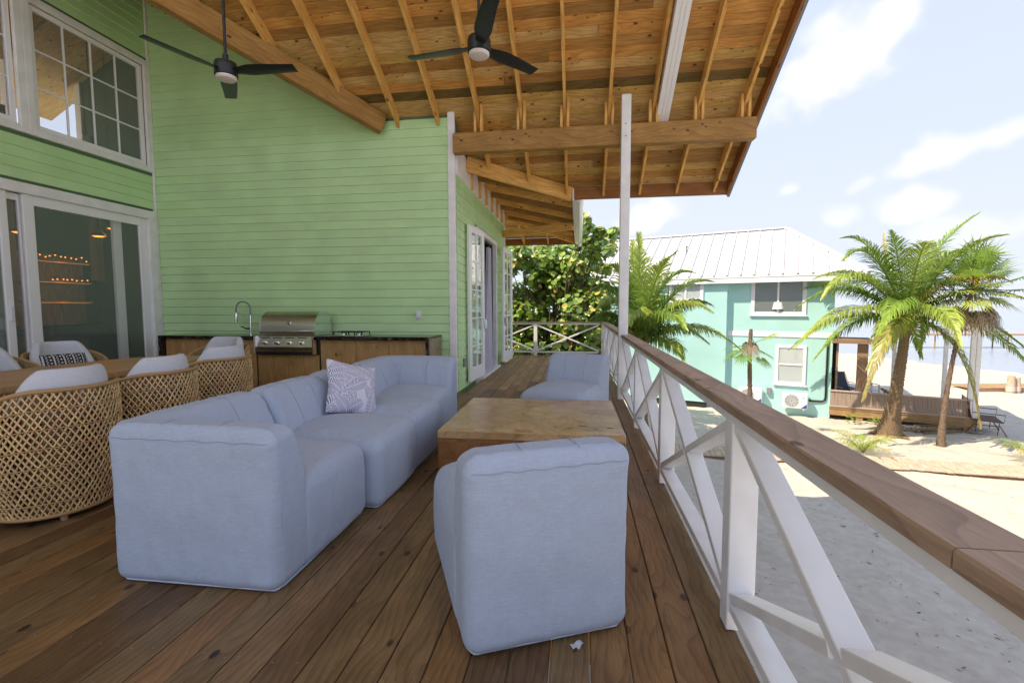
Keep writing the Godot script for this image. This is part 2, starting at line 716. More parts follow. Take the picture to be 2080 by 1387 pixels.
	mats["sea"].uv1_triplanar = true
	mats["sea"].uv1_world_triplanar = true
	mats["sea"].uv1_scale = Vector3.ONE * 0.18
	mats["litter"] = leafy(Color.WHITE, 0.9, 0.0)
	mats["litter"].backlight_enabled = false
	mats["shell"] = plain(lin(0.62, 0.52, 0.45), 0.6)
	mats["bamboo"] = plain(lin(0.48, 0.37, 0.31), 0.7)
	mats["bamboo_pale"] = plain(lin(0.46, 0.36, 0.29), 0.7)
	mats["brown_post"] = plain(lin(0.27, 0.17, 0.11), 0.7)


# ---------------------------------------------------------------- air and light

func sky_picture() -> ImageTexture:
	var w := 1536
	var h := 768
	var f := noise(21, 1.0, 5)
	var g := noise(22, 1.0, 3)
	# where the larger clouds float: azimuth, elevation, half width, half height, tilt (degrees)
	var banks := []
	for b in [[24.5, 22.0, 7.6, 3.7, 16.0, 0.9], [29.6, 24.0, 3.4, 2.7, 30.0, 0.9], [35.0, 13.4, 5.6, 1.9, 12.0, 0.8], [8.0, 9.8, 4.0, 1.9, 15.0, 0.8], [31.7, 9.0, 3.0, 1.9, 10.0, 0.7], [26.0, 8.6, 2.4, 1.6, 0.0, 0.6], [22.0, 11.8, 1.4, 0.9, 10.0, 0.6], [27.8, 11.5, 1.5, 0.7, 30.0, 0.4],
			[36.0, 6.5, 5.0, 1.6, 0.0, 0.5], [85.0, 20.0, 16.0, 6.0, 5.0, 0.9], [120.0, 28.0, 14.0, 6.0, -8.0, 0.8], [-60.0, 24.0, 15.0, 6.0, 5.0, 0.8], [-110.0, 16.0, 18.0, 5.0, 0.0, 0.8], [170.0, 22.0, 16.0, 6.0, 5.0, 0.8], [60.0, 48.0, 15.0, 7.0, 12.0, 0.7], [-20.0, 30.0, 14.0, 6.0, 8.0, 0.7]]:
		banks.append(b)
	var data := PackedFloat32Array()
	data.resize(w * h * 3)
	var at := 0
	for y in h:
		var el := 90.0 - 180.0 * (y + 0.5) / h
		var up := sin(deg_to_rad(el))
		var near := []
		for b in banks:
			if absf(el - b[1]) < 18.0:
				near.append(b)
		var k := pow(clampf(1.0 - maxf(up, 0.0), 0.0, 1.0), 2.2)
		var air := Color(0.222, 0.256, 0.352).lerp(Color(0.290, 0.310, 0.352), k)
		if el < 0.0:
			air = Color(0.288, 0.306, 0.346).lerp(Color(0.30, 0.29, 0.27), clampf(-el / 12.0, 0, 1))
		for x in w:
			var c := air
			if near.size() and el > 0.0:
				var az := 360.0 * (x + 0.5) / w
				var a := deg_to_rad(az)
				var ce := cos(deg_to_rad(el))
				var d := Vector3(sin(a) * ce, up, -cos(a) * ce)
				var n1 := f.get_noise_3dv(d * 4.2)
				var n2 := g.get_noise_3dv(d * 15.0)
				var dens := 0.0
				for b in near:
					var dx: float = wrapf(az - b[0], -180.0, 180.0) * ce
					if absf(dx) > b[2] * 2.0:
						continue
					var dy: float = el - b[1]
					var t: float = deg_to_rad(b[4])
					var ex: float = (dx * cos(t) + dy * sin(t)) / b[2]
					var ey: float = (-dx * sin(t) + dy * cos(t)) / b[3]
					if ey < 0.0:
						ey *= 1.35
					var s: float = 1.0 - sqrt(ex * ex + ey * ey)
					dens = maxf(dens, smoothstep(-0.05, 0.6, s + n1 * 0.75 + n2 * 0.28) * b[5])
				if dens > 0.0:
					c = c.lerp(Color(0.36, 0.36, 0.365), dens)
			data[at] = c.r
			data[at + 1] = c.g
			data[at + 2] = c.b
			at += 3
	return ImageTexture.create_from_image(Image.create_from_data(w, h, false, Image.FORMAT_RGBF, data.to_byte_array()))


func make_view() -> void:
	var cam := Camera3D.new()
	cam.name = "camera"
	cam.position = Vector3(0, 1.30, 0)
	cam.rotation_degrees = Vector3(-4.115, 8.092, -0.133)
	cam.fov = 71.92
	cam.near = 0.05
	cam.far = 6000.0
	add_child(cam)
	cam.current = true
	var e := Environment.new()
	e.background_mode = Environment.BG_SKY
	var m := PanoramaSkyMaterial.new()
	m.panorama = sky_picture()
	m.energy_multiplier = 1.0
	e.sky = Sky.new()
	e.sky.sky_material = m
	e.tonemap_mode = Environment.TONE_MAPPER_LINEAR
	e.tonemap_exposure = 3.1
	e.sdfgi_enabled = true
	e.ssao_enabled = true
	e.ssil_enabled = true
	var w := WorldEnvironment.new()
	w.name = "world_environment"
	w.environment = e
	add_child(w)
	var sun := DirectionalLight3D.new()
	sun.name = "sun"
	sun.light_color = Color(1.0, 0.93, 0.83)
	sun.light_energy = 0.75
	sun.light_angular_distance = 0.5
	sun.shadow_enabled = true
	sun.look_at_from_position(Vector3.ZERO, Vector3(0.56, -0.79, -0.27), Vector3.UP)
	add_child(sun)


# ---------------------------------------------------------------- the porch

func plank(len: float, w: float, h: float, variant: int) -> ArrayMesh:
	var key := "plank %.2f %.3f %.3f %d" % [len, w, h, variant]
	if not shared.has(key):
		var m := Mesher.new()
		var b := 0.004
		var x := w * 0.5
		m.prism(PackedVector2Array([Vector2(-x, -h), Vector2(x, -h), Vector2(x, -b), Vector2(x - b, 0), Vector2(b - x, 0), Vector2(-x, -b)]),
			Transform3D(Basis.IDENTITY, Vector3.ZERO), len, Vector2(fmod(variant * 0.717, 2.4), -0.02 - w - h + 0.15 * (variant % 4) - 0.004))
		shared[key] = m.mesh()
	return shared[key]


func build_deck() -> void:
	var floor_ := Node3D.new()
	floor_.name = "deck_floor"
	add_child(floor_)
	floor_.set_meta("kind", "structure")
	rng.seed = 101
	var pitch := 0.1475
	var x := 0.64 - pitch * 0.5
	var col := 0
	while x > -6.95:
		var z := 1.1
		var last := -12.78 if x > XS + 0.05 else ZB + 0.03
		if col % 2:
			z -= 1.6 + rng.randf() * 0.7
			lay_plank(floor_, x, 1.1, z)
		while z > last + 0.02:
			var len := 4.2
			if col == 0:
				len = 2.4
			var e := maxf(z - len, last)
			if z > -7.0 and e < -8.6:
				e = -7.0 - rng.randf() * 1.2
			if e - last < 0.6:
				e = last
			lay_plank(floor_, x, z, e)
			z = e
		x -= pitch
		col += 1
	var m := Mesher.new()
	for i in 9:
		m.box(Vector3(-3.15, -0.16, 1.0 - i * 1.0), Vector3(7.5, 0.19, 0.05), Basis.IDENTITY, 0.0)
	for i in 6:
		m.box(Vector3(-0.62, -0.16, -7.6 - i * 1.0), Vector3(2.42, 0.19, 0.05), Basis.IDENTITY, 0.0)
	part("joist", m, mats["pine3"], floor_)
	var screw := Mesher.new()
	screw.face([Vector3(-0.004, 0, 0), Vector3(-0.002, 0, 0.0035), Vector3(0.002, 0, 0.0035), Vector3(0.004, 0, 0), Vector3(0.002, 0, -0.0035), Vector3(-0.002, 0, -0.0035)], Vector3.UP)
	var mm := MultiMesh.new()
	mm.transform_format = MultiMesh.TRANSFORM_3D
	mm.mesh = screw.mesh()
	var spots := []
	for c in 40:
		for j in 20:
			for sd in [-0.045, 0.045]:
				var q := Vector3(0.64 - pitch * (c + 0.5) + sd + rng.randf_range(-0.008, 0.008), 0.0022, 1.0 - j * 0.5 + rng.randf_range(-0.012, 0.012))
				if q.x > XS + 0.1 or q.z > ZB + 0.1:
					spots.append(q)
	mm.instance_count = spots.size()
	for i in spots.size():
		mm.set_instance_transform(i, Transform3D(Basis.IDENTITY, spots[i]))
	var so := MultiMeshInstance3D.new()
	so.name = "screws"
	so.multimesh = mm
	so.material_override = mats["grey_box"]
	floor_.add_child(so)
	stuff(so)
	for zz in [0.9, -1.95, -5.15, -8.35, -11.5]:
		part("stilt", one_box(Vector3(0.5, (GY - 0.25) * 0.5 - 0.1, zz), Vector3(0.2, -GY - 0.25, 0.2), 0.01), mats["weathered"], floor_)
	part("rim_board", one_box(Vector3(0.62, -0.17, -5.8), Vector3(0.038, 0.24, 14.0)), mats["beam"], floor_)
	part("rim_board", one_box(Vector3(-0.62, -0.17, -12.76), Vector3(2.44, 0.24, 0.038)), mats["beam"], floor_)


func lay_plank(parent: Node3D, x: float, z0: float, z1: float) -> void:  # far planks get the tone with side light painted in
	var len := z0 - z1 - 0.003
	part("plank", plank(len, 0.1425, 0.03, rng.randi() % 8), mats[("deck_sidelit%d" % (rng.randi() % 2)) if (z0 + z1) * 0.5 < -7.6 else ("deck%d" % (rng.randi() % 5))], parent,
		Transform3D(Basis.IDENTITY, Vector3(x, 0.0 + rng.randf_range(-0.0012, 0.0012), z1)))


# clapboards along +u of a wall frame, with rectangular openings [u0, u1, y0, y1]; top gives the highest y at u
func clad(parent: Node3D, frame: Transform3D, u0: float, u1: float, y0: float, y1: float, openings: Array, top: Callable, mat: Material) -> void:
	var pitch := 0.1325
	var y := y0
	var tints := [mat, mats["siding1"], mats["siding2"]]
	while y < y1:
		var cuts := []
		for o in openings:
			if y + pitch > o[2] + 0.02 and y < o[3] - 0.02:
				cuts.append(o)
		cuts.sort_custom(func(a, b): return a[0] < b[0])
		var from := u0
		for o in cuts + [[u1, u1, 0, 0]]:
			if o[0] - from > 0.03:
				var e: float = minf(o[0], top.call(y))
				if e - from > 0.03:
					part("siding_board", siding_board(e - from), tints[rng.randi() % 3], parent, frame * Transform3D(Basis.IDENTITY, Vector3(from, y, 0)))
			from = maxf(from, o[1])
		y += pitch


func siding_board(len: float) -> ArrayMesh:
	var key := "siding %.2f" % len
	if not shared.has(key):
		var m := Mesher.new()
		# section in (out, up); out is local z, up local y, and the board runs along local x
		var sec := PackedVector2Array([Vector2(0, 0), Vector2(0.016, 0), Vector2(0.020, 0.005), Vector2(0.011, 0.118), Vector2(0.006, 0.122), Vector2(0.006, 0.136), Vector2(0, 0.136)])
		m.prism(sec, Transform3D(Basis(Vector3(0, 0, 1), Vector3(0, 1, 0), Vector3(1, 0, 0)), Vector3.ZERO), snappedf(len, 0.01))
		shared[key] = m.mesh()
	return shared[key]


func p1(z: float) -> float:
	return 3.985 + PITCH * (z - ZB)


func p2(x: float) -> float:
	return 3.99 + 0.565 * (-3.0 - x)


func valley_x(z: float) -> float:
	return -3.0 - (z - ZB) / 0.97


func p3(x: float) -> float:
	return 3.15 + 0.234 * (-0.13 - x)


func build_walls() -> void:
	var white: Material = mats["white"]
	var sid: Material = mats["siding"]
	var core: Material = mats["wall_core"]
	# the end wall behind the barbecue
	var w := thing("end_wall", "tall mint green clapboard wall behind the barbecue, rising to the sloping roof", "wall", Vector3(-4.4, 0, ZB))
	var m := Mesher.new()
	m.prism(PackedVector2Array([Vector2(-7.1, -0.2), Vector2(-1.86, -0.2), Vector2(-1.86, 4.15), Vector2(-3.0, 4.15), Vector2(-7.1, 6.45)]), Transform3D(Basis.IDENTITY, Vector3(0, 0, ZB - 0.14)), 0.13)
	wpart("wall_core", m, core, w)
	var frame := world_of(w).affine_inverse() * Transform3D(Basis.IDENTITY, Vector3(0, 0, ZB - 0.012))
	clad(w, frame, XL, -1.95, 0.0, 6.3, [], func(y): return 9.0 if y < 3.98 else -3.0 - (y - 3.95) / 0.565, sid)
	wpart("corner_board", one_box(Vector3(-1.896, 2.09, ZB - 0.005), Vector3(0.105, 4.18, 0.055), 0.004), white, w)
	wpart("inner_corner_trim", one_box(Vector3(XL + 0.016, 3.2, ZB + 0.022), Vector3(0.032, 6.4, 0.032), 0.004), white, w)

	# the wall with sliding doors and high windows
	w = thing("glazed_wall", "green clapboard wall with white sliding glass doors and high gridded windows", "wall", Vector3(XL, 0, -3.4))
	var door := [-6.93, 0.6, -0.1, 2.87]
	var win1 := [-6.97, -5.20, 3.50, 5.25]
	var win2 := [-5.20, -3.43, 3.50, 5.25]
	var win3 := [-3.2, -1.4, 3.50, 5.25]
	# frame: u runs along -z to +z, facing +x
	var fx := Transform3D(Basis(Vector3(0, 0, 1), Vector3.UP, Vector3(-1, 0, 0)), Vector3(XL - 0.012, 0, 0))
	fx.basis = Basis(Vector3(0, 0, 1), Vector3.UP, Vector3(1, 0, 0))
	frame = world_of(w).affine_inverse() * fx
	clad(w, frame, ZB, 1.2, 0.0, 8.0, [door, win1, win2, win3], func(y): return 9.0, sid)
	m = Mesher.new()
	for b in [[ZB - 0.1, 1.2, 2.87, 3.5], [ZB - 0.1, 1.2, 5.25, 8.3], [-3.43, -3.2, 3.5, 5.25], [-1.4, 1.2, 3.5, 5.25], [0.6, 1.2, -0.2, 2.87]]:
		m.box(Vector3(XL - 0.075, (b[2] + b[3]) * 0.5, (b[0] + b[1]) * 0.5), Vector3(0.12, b[3] - b[2], b[1] - b[0]))
	wpart("wall_core", m, core, w)
	for b in [win1, win2, win3]:
		var zc: float = (b[0] + b[1]) * 0.5
		var wn := wpart("window", frame_mesh(b[1] - b[0], 1.75, 0.09, 0.05), white, w, Transform3D(Basis(Vector3(0, 0, -1), Vector3.UP, Vector3(1, 0, 0)), Vector3(XL + 0.004, 4.375, zc)))
		part("sash", frame_mesh(b[1] - b[0] - 0.20, 1.55, 0.06, 0.05), mats["vinyl"], wn, Transform3D(Basis.IDENTITY, Vector3(0, 0, -0.045)))
		var gw: float = b[1] - b[0] - 0.32
		for i in 3:
			part("muntin", one_box(Vector3(gw * (i + 1) / 4.0 - gw * 0.5, 0, -0.045), Vector3(0.022, 1.44, 0.024)), mats["vinyl"], wn)
		for i in 2:
			part("muntin", one_box(Vector3(0, 1.43 * (i + 1) / 3.0 - 0.715, -0.0445), Vector3(gw, 0.022, 0.02)), mats["vinyl"], wn)
		part("pane", one_box(Vector3(0, 0, -0.045), Vector3(gw, 1.43, 0.004), 0.0), mats["glass"], wn)
	var dr := wpart("sliding_door", frame_mesh(door[1] - door[0], 2.97, 0.13, 0.07), white, w, Transform3D(Basis(Vector3(0, 0, -1), Vector3.UP, Vector3(1, 0, 0)), Vector3(XL + 0.006, 1.385, (door[0] + door[1]) * 0.5)))
	# panels: z range and how far back each track lies
	for b in [[-6.80, -5.09, 0.035], [-5.16, -3.55, 0.09], [-4.93, -3.30, 0.045], [-3.36, -1.7, 0.09], [-1.75, 0.45, 0.045]]:
		var len: float = b[1] - b[0]
		var pn := wpart("door_panel", frame_mesh(len, 2.70, 0.125 if b[0] < -6 else 0.085, 0.04), mats["vinyl"], dr, Transform3D(Basis(Vector3(0, 0, -1), Vector3.UP, Vector3(1, 0, 0)), Vector3(XL - b[2], 1.39, (b[0] + b[1]) * 0.5)))
		part("pane", one_box(Vector3.ZERO, Vector3(len - 0.16, 2.5, 0.006), 0.0), mats["glass"], pn)
		if b[0] == -4.93:
			part("handle", one_box(Vector3(len * 0.5 - 0.042, -0.15, 0.03), Vector3(0.045, 0.19, 0.03), 0.008), mats["plastic"], pn)
	wpart("inner_stile", one_box(Vector3(XL - 0.16, 1.35, -6.42), Vector3(0.05, 2.6, 0.14), 0.005), mats["vinyl"], dr)

	# the side wall along the narrow deck
	w = thing("side_wall", "pale green side wall with white frieze along the narrow deck, french doors open", "wall", Vector3(XS, 0, -9.3))
	m = Mesher.new()
	for b in [[-11.7, -10.25, -0.2, 3.95], [-8.37, ZB - 0.14, -0.2, 3.95], [-10.25, -8.37, 2.66, 3.95]]:
		m.box(Vector3(XS - 0.075, (b[2] + b[3]) * 0.5, (b[0] + b[1]) * 0.5), Vector3(0.13, b[3] - b[2], b[1] - b[0]))
	wpart("wall_core", m, core, w)
	fx = Transform3D(Basis(Vector3(0, 0, 1), Vector3.UP, Vector3(1, 0, 0)), Vector3(XS - 0.012, 0, 0))
	clad(w, world_of(w).affine_inverse() * fx, -11.6, -7.03, 0.0, 3.2, [[-10.33, -8.30, -0.1, 2.72]], func(y): return 9.0, sid)
	wpart("frieze_board", one_box(Vector3(XS + 0.004, 3.50, -9.35), Vector3(0.03, 0.42, 4.66), 0.003), white, w)
	wpart("corner_board", one_box(Vector3(XS - 0.01, 1.6, -11.66), Vector3(0.05, 3.4, 0.11), 0.004), white, w)
	var fd := wpart("door_frame", frame_mesh(2.04, 2.82, 0.09, 0.09), white, w, Transform3D(Basis(Vector3(0, 0, -1), Vector3.UP, Vector3(1, 0, 0)), Vector3(XS + 0.0, 1.33, -9.31)))
	fd.set_meta("label", "white frame of the open french doors")
	part("threshold", one_box(Vector3(0, -1.33 + 0.015, 0.05), Vector3(1.95, 0.05, 0.16)), mats["vinyl"], fd)
	# both leaves are folded back along the wall
	french_leaf(w, -8.33, -7.52, 0.10)
	french_leaf(w, -11.20, -10.36, 0.20)
	wpart("outlet", one_box(Vector3(XS + 0.02, 0.42, -7.36), Vector3(0.03, 0.14, 0.09), 0.006), mats["grey_box"], w)


func french_leaf(w: Node3D, z0: float, z1: float, out: float) -> void:
	var len := z1 - z0
	var turn := Basis(Vector3.UP, -0.1)
	var lf := wpart("french_door", frame_mesh(len, 2.56, 0.11, 0.045), mats["vinyl"], w, Transform3D(turn * Basis(Vector3(0, 0, -1), Vector3.UP, Vector3(1, 0, 0)), Vector3(XS + out, 1.36, (z0 + z1) * 0.5)))
	part("pane", one_box(Vector3.ZERO, Vector3(len - 0.2, 2.36, 0.006), 0.0), mats["glass"], lf)
	part("muntin", one_box(Vector3.ZERO, Vector3(0.025, 2.36, 0.03)), mats["vinyl"], lf)
	for i in 4:
		part("muntin", one_box(Vector3(0, -1.18 + 2.36 * (i + 1) / 5.0, 0.0005), Vector3(len - 0.2, 0.025, 0.026)), mats["vinyl"], lf)
	part("kick_rail", one_box(Vector3(0, -1.14, 0.001), Vector3(len - 0.2, 0.16, 0.043)), mats["vinyl"], lf)
	part("handle", one_box(Vector3(len * 0.5 - 0.05 if out < 0.15 else 0.05 - len * 0.5, -0.35, 0.05), Vector3(0.03, 0.16, 0.05), 0.006), mats["chrome"], lf)


# a rectangular frame in the local xy plane, centred
func frame_mesh(w: float, h: float, b: float, d: float) -> Mesher:
	var m := Mesher.new()
	for s in [-1.0, 1.0]:
		m.box(Vector3(s * (w - b) * 0.5, 0, 0), Vector3(b, h, d), Basis.IDENTITY, 0.005)
		m.box(Vector3(0, s * (h - b) * 0.5, 0), Vector3(w - 2.0 * b, b, d - 0.002), Basis.IDENTITY, 0.004)
	return m


func build_rooms() -> void:
	# dark rooms behind the glass
	var r := Node3D.new()
	r.name = "living_room"
	add_child(r)
	r.set_meta("kind", "structure")
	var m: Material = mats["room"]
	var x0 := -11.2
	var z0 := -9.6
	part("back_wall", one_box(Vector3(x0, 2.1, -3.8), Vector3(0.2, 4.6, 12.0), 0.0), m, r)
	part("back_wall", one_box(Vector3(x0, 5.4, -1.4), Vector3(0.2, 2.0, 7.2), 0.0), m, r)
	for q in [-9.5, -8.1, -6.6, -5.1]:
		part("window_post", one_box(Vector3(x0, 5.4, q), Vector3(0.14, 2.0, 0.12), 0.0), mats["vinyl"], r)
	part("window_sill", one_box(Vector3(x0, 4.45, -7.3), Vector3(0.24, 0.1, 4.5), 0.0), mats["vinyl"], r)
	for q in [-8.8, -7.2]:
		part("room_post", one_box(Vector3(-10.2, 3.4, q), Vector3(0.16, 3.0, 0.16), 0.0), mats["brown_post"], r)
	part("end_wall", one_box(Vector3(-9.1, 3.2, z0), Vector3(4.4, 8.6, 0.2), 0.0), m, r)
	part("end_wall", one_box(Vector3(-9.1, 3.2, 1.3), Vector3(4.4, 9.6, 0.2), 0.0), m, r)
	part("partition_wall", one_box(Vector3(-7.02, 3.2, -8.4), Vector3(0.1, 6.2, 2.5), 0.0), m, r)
	part("floor", one_box(Vector3(-9.1, -0.12, -3.9), Vector3(4.3, 0.2, 11.2), 0.0), mats["pine3"], r)
	var gable := func(q): return 7.50 - 0.565 * absf(q.x + 9.1)
	part("ceiling", sheet(PackedVector2Array([Vector2(-9.1, -9.75), Vector2(-6.98, -9.75), Vector2(-6.98, 1.5), Vector2(-9.1, 1.5)]), gable, 0.06), mats["pine0"], r)
	part("ceiling", sheet(PackedVector2Array([Vector2(-12.3, -9.75), Vector2(-9.1, -9.75), Vector2(-9.1, 1.5), Vector2(-12.3, 1.5)]), gable, 0.06), mats["pine0"], r)
	for i in 9:
		for sd in [-1.0, 1.0]:
			var rb := Mesher.new()
			rb.bar(Vector3(-9.1 + sd * 0.02, 7.40, -9.2 + i * 1.2), Vector3(-9.1 + sd * 2.1, 6.215, -9.2 + i * 1.2), 0.06, 0.18)
			part("ceiling_beam", rb, mats["beam"], r)
	part("cabinet_run", one_box(Vector3(-10.8, 0.45, -8.0), Vector3(0.6, 0.9, 2.6), 0.01), mats["room_dark"], r)
	var b := Node3D.new()
	b.name = "bedroom"
	add_child(b)
	b.set_meta("kind", "structure")
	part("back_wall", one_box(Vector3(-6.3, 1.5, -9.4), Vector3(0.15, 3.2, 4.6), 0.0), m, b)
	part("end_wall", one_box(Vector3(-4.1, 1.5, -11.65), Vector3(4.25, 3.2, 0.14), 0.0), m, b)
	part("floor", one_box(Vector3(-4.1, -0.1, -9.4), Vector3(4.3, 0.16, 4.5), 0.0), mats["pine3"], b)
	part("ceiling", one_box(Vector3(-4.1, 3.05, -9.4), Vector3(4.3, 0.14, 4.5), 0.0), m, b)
	var low := thing("added_storey", "unseen pale green storey added below the house to shade the sand", "building", Vector3(-7.5, GY, -9.0))  # added out of view so the house shades the ground
	wpart("wall", one_box(Vector3(-9.3, GY * 0.5 - 0.12, -3.9), Vector3(4.4, -GY - 0.24, 10.6), 0.0), mats["siding"], low)
	wpart("wall", one_box(Vector3(-4.6, GY * 0.5 - 0.12, -9.45), Vector3(5.3, -GY - 0.24, 4.4), 0.0), mats["siding"], low)

	tag(part("rug", one_box(Vector3(-2.75, 0.0, -9.3), Vector3(1.5, 0.02, 1.8)), mats["rug"], self), "red rug on the floor just inside the open french doors", "rug")
	# curtain blowing in the doorway
	var c := Mesher.new()
	c.grid(46, 20, func(u, v):
		var spread: float = lerpf(0.32, 0.92, pow(maxf(1.0 - v, 0.0), 1.3))
		var z: float = -9.98 + spread * u + 0.12 * (1.0 - v)
		return Vector3(XS - 0.05 + 0.045 * sin(u * 44.0 + 2.0 * v) * (1.15 - 0.5 * v) + 0.10 * sin(u * 3.0) * (1.0 - v), 0.03 + 2.52 * v, z))
	tag(part("curtain", c, mats["curtain"], self), "sheer lavender white curtain hanging in the open french doorway", "curtain")

	var at := 0
	for q in [Vector3(-8.6, 2.48, -6.25), Vector3(-8.6, 2.78, -7.76), Vector3(-8.6, 2.60, -7.47)]:
		var t := thing("pendant_lamp", ["lit dome pendant lamp seen through the narrow glass strip of the sliding door", "higher of two lit pendant lamps behind the large glass door", "lower of two lit pendant lamps behind the large glass door"][at], "lamp", q, 0.0, "lit pendant lamps inside")
		var sh := Mesher.new()
		sh.lathe([Vector2(0.02, 0.10), Vector2(0.04, 0.095), Vector2(0.09, 0.05), Vector2(0.115, 0.0), Vector2(0.11, 0.0), Vector2(0.085, 0.045), Vector2(0.02, 0.085)])
		part("lamp_shade", sh, mats["iron"], t)
		var glow_mesh := Mesher.new()
		glow_mesh.lathe([Vector2(0.001, -0.012), Vector2(0.07, -0.008), Vector2(0.095, 0.008), Vector2(0.07, 0.025), Vector2(0.001, 0.03)], Transform3D.IDENTITY, 16)
		part("lamp_bulb", glow_mesh, mats["lamp"], t)
		var cord := Mesher.new()
		cord.tube([Vector3(0, 0.15, 0), Vector3(0, 6.7 - q.y, 0)], 0.006, 6)
		part("cord", cord, mats["iron"], t)
		var l := OmniLight3D.new()
		l.name = "lamp_light"
		l.light_color = Color(1.0, 0.62, 0.3)
		l.light_energy = 0.05
		l.light_size = 0.1
		l.omni_range = 20.0
		l.omni_attenuation = 2.0
		l.shadow_enabled = true
		l.position = Vector3(0, 0.0, 0)
		t.add_child(l)
		at += 1
	var sf := thing("bar_shelf", "back bar with three lit shelves seen dimly through the sliding glass door", "shelf", Vector3(-10.9, 1.0, -8.3))
	for i in 3:
		wpart("shelf_board", one_box(Vector3(-10.9, 1.45 + i * 0.42, -8.5), Vector3(0.3, 0.03, 1.3)), mats["panel"], sf)
		var strip := wpart("led_strip", one_box(Vector3(-10.78, 1.425 + i * 0.42, -8.5), Vector3(0.02, 0.012, 1.2), 0.0), mats["led"], sf)
		var l := OmniLight3D.new()
		l.name = "strip_light"
		l.light_color = Color(1.0, 0.62, 0.3)
		l.light_energy = 0.002
		l.light_size = 0.05
		l.omni_range = 20.0
		l.omni_attenuation = 2.0
		l.shadow_enabled = true
		strip.add_child(l)
		l.position = Vector3(-10.7, 1.39 + i * 0.42, -8.5)
	rng.seed = 77
	for i in 20:  # glints off bottles and glasses, added as small glowing beads
		var glow_mesh := Mesher.new()
		glow_mesh.lathe([Vector2(0.0, 0.016), Vector2(0.014, 0.005), Vector2(0.014, -0.006), Vector2(0.0, -0.016)], Transform3D.IDENTITY, 8)
		wpart("bottle_glint", glow_mesh, mats["lamp"], sf, Transform3D(Basis.IDENTITY, Vector3(-10.76, (2.29 + rng.randf() * 0.1 if i < 12 else 1.87 + rng.randf() * 0.03) + 0.02, -9.05 + (i % 12) * 0.10 + rng.randf() * 0.04)))
	wpart("back_panel", one_box(Vector3(-11.06, 1.7, -8.5), Vector3(0.04, 1.5, 1.4)), mats["driftwood"], sf)


# boards of the ceiling: prism with a small groove along one edge
func ceiling_board(len: float, variant: int) -> ArrayMesh:
	var key := "ceiling %.2f %d" % [len, variant]
	if not shared.has(key):
		var m := Mesher.new()
		m.prism(PackedVector2Array([Vector2(0.001, -0.02), Vector2(0.139, -0.02), Vector2(0.139, -0.009), Vector2(0.132, 0), Vector2(0.075, 0), Vector2(0.070, -0.006), Vector2(0.065, 0), Vector2(0.008, 0), Vector2(0.001, -0.009)]),
			Transform3D.IDENTITY, len, Vector2(fmod(variant * 0.617, 2.4), 0.15 * (variant % 4) - 0.32))
		shared[key] = m.mesh()
	return shared[key]


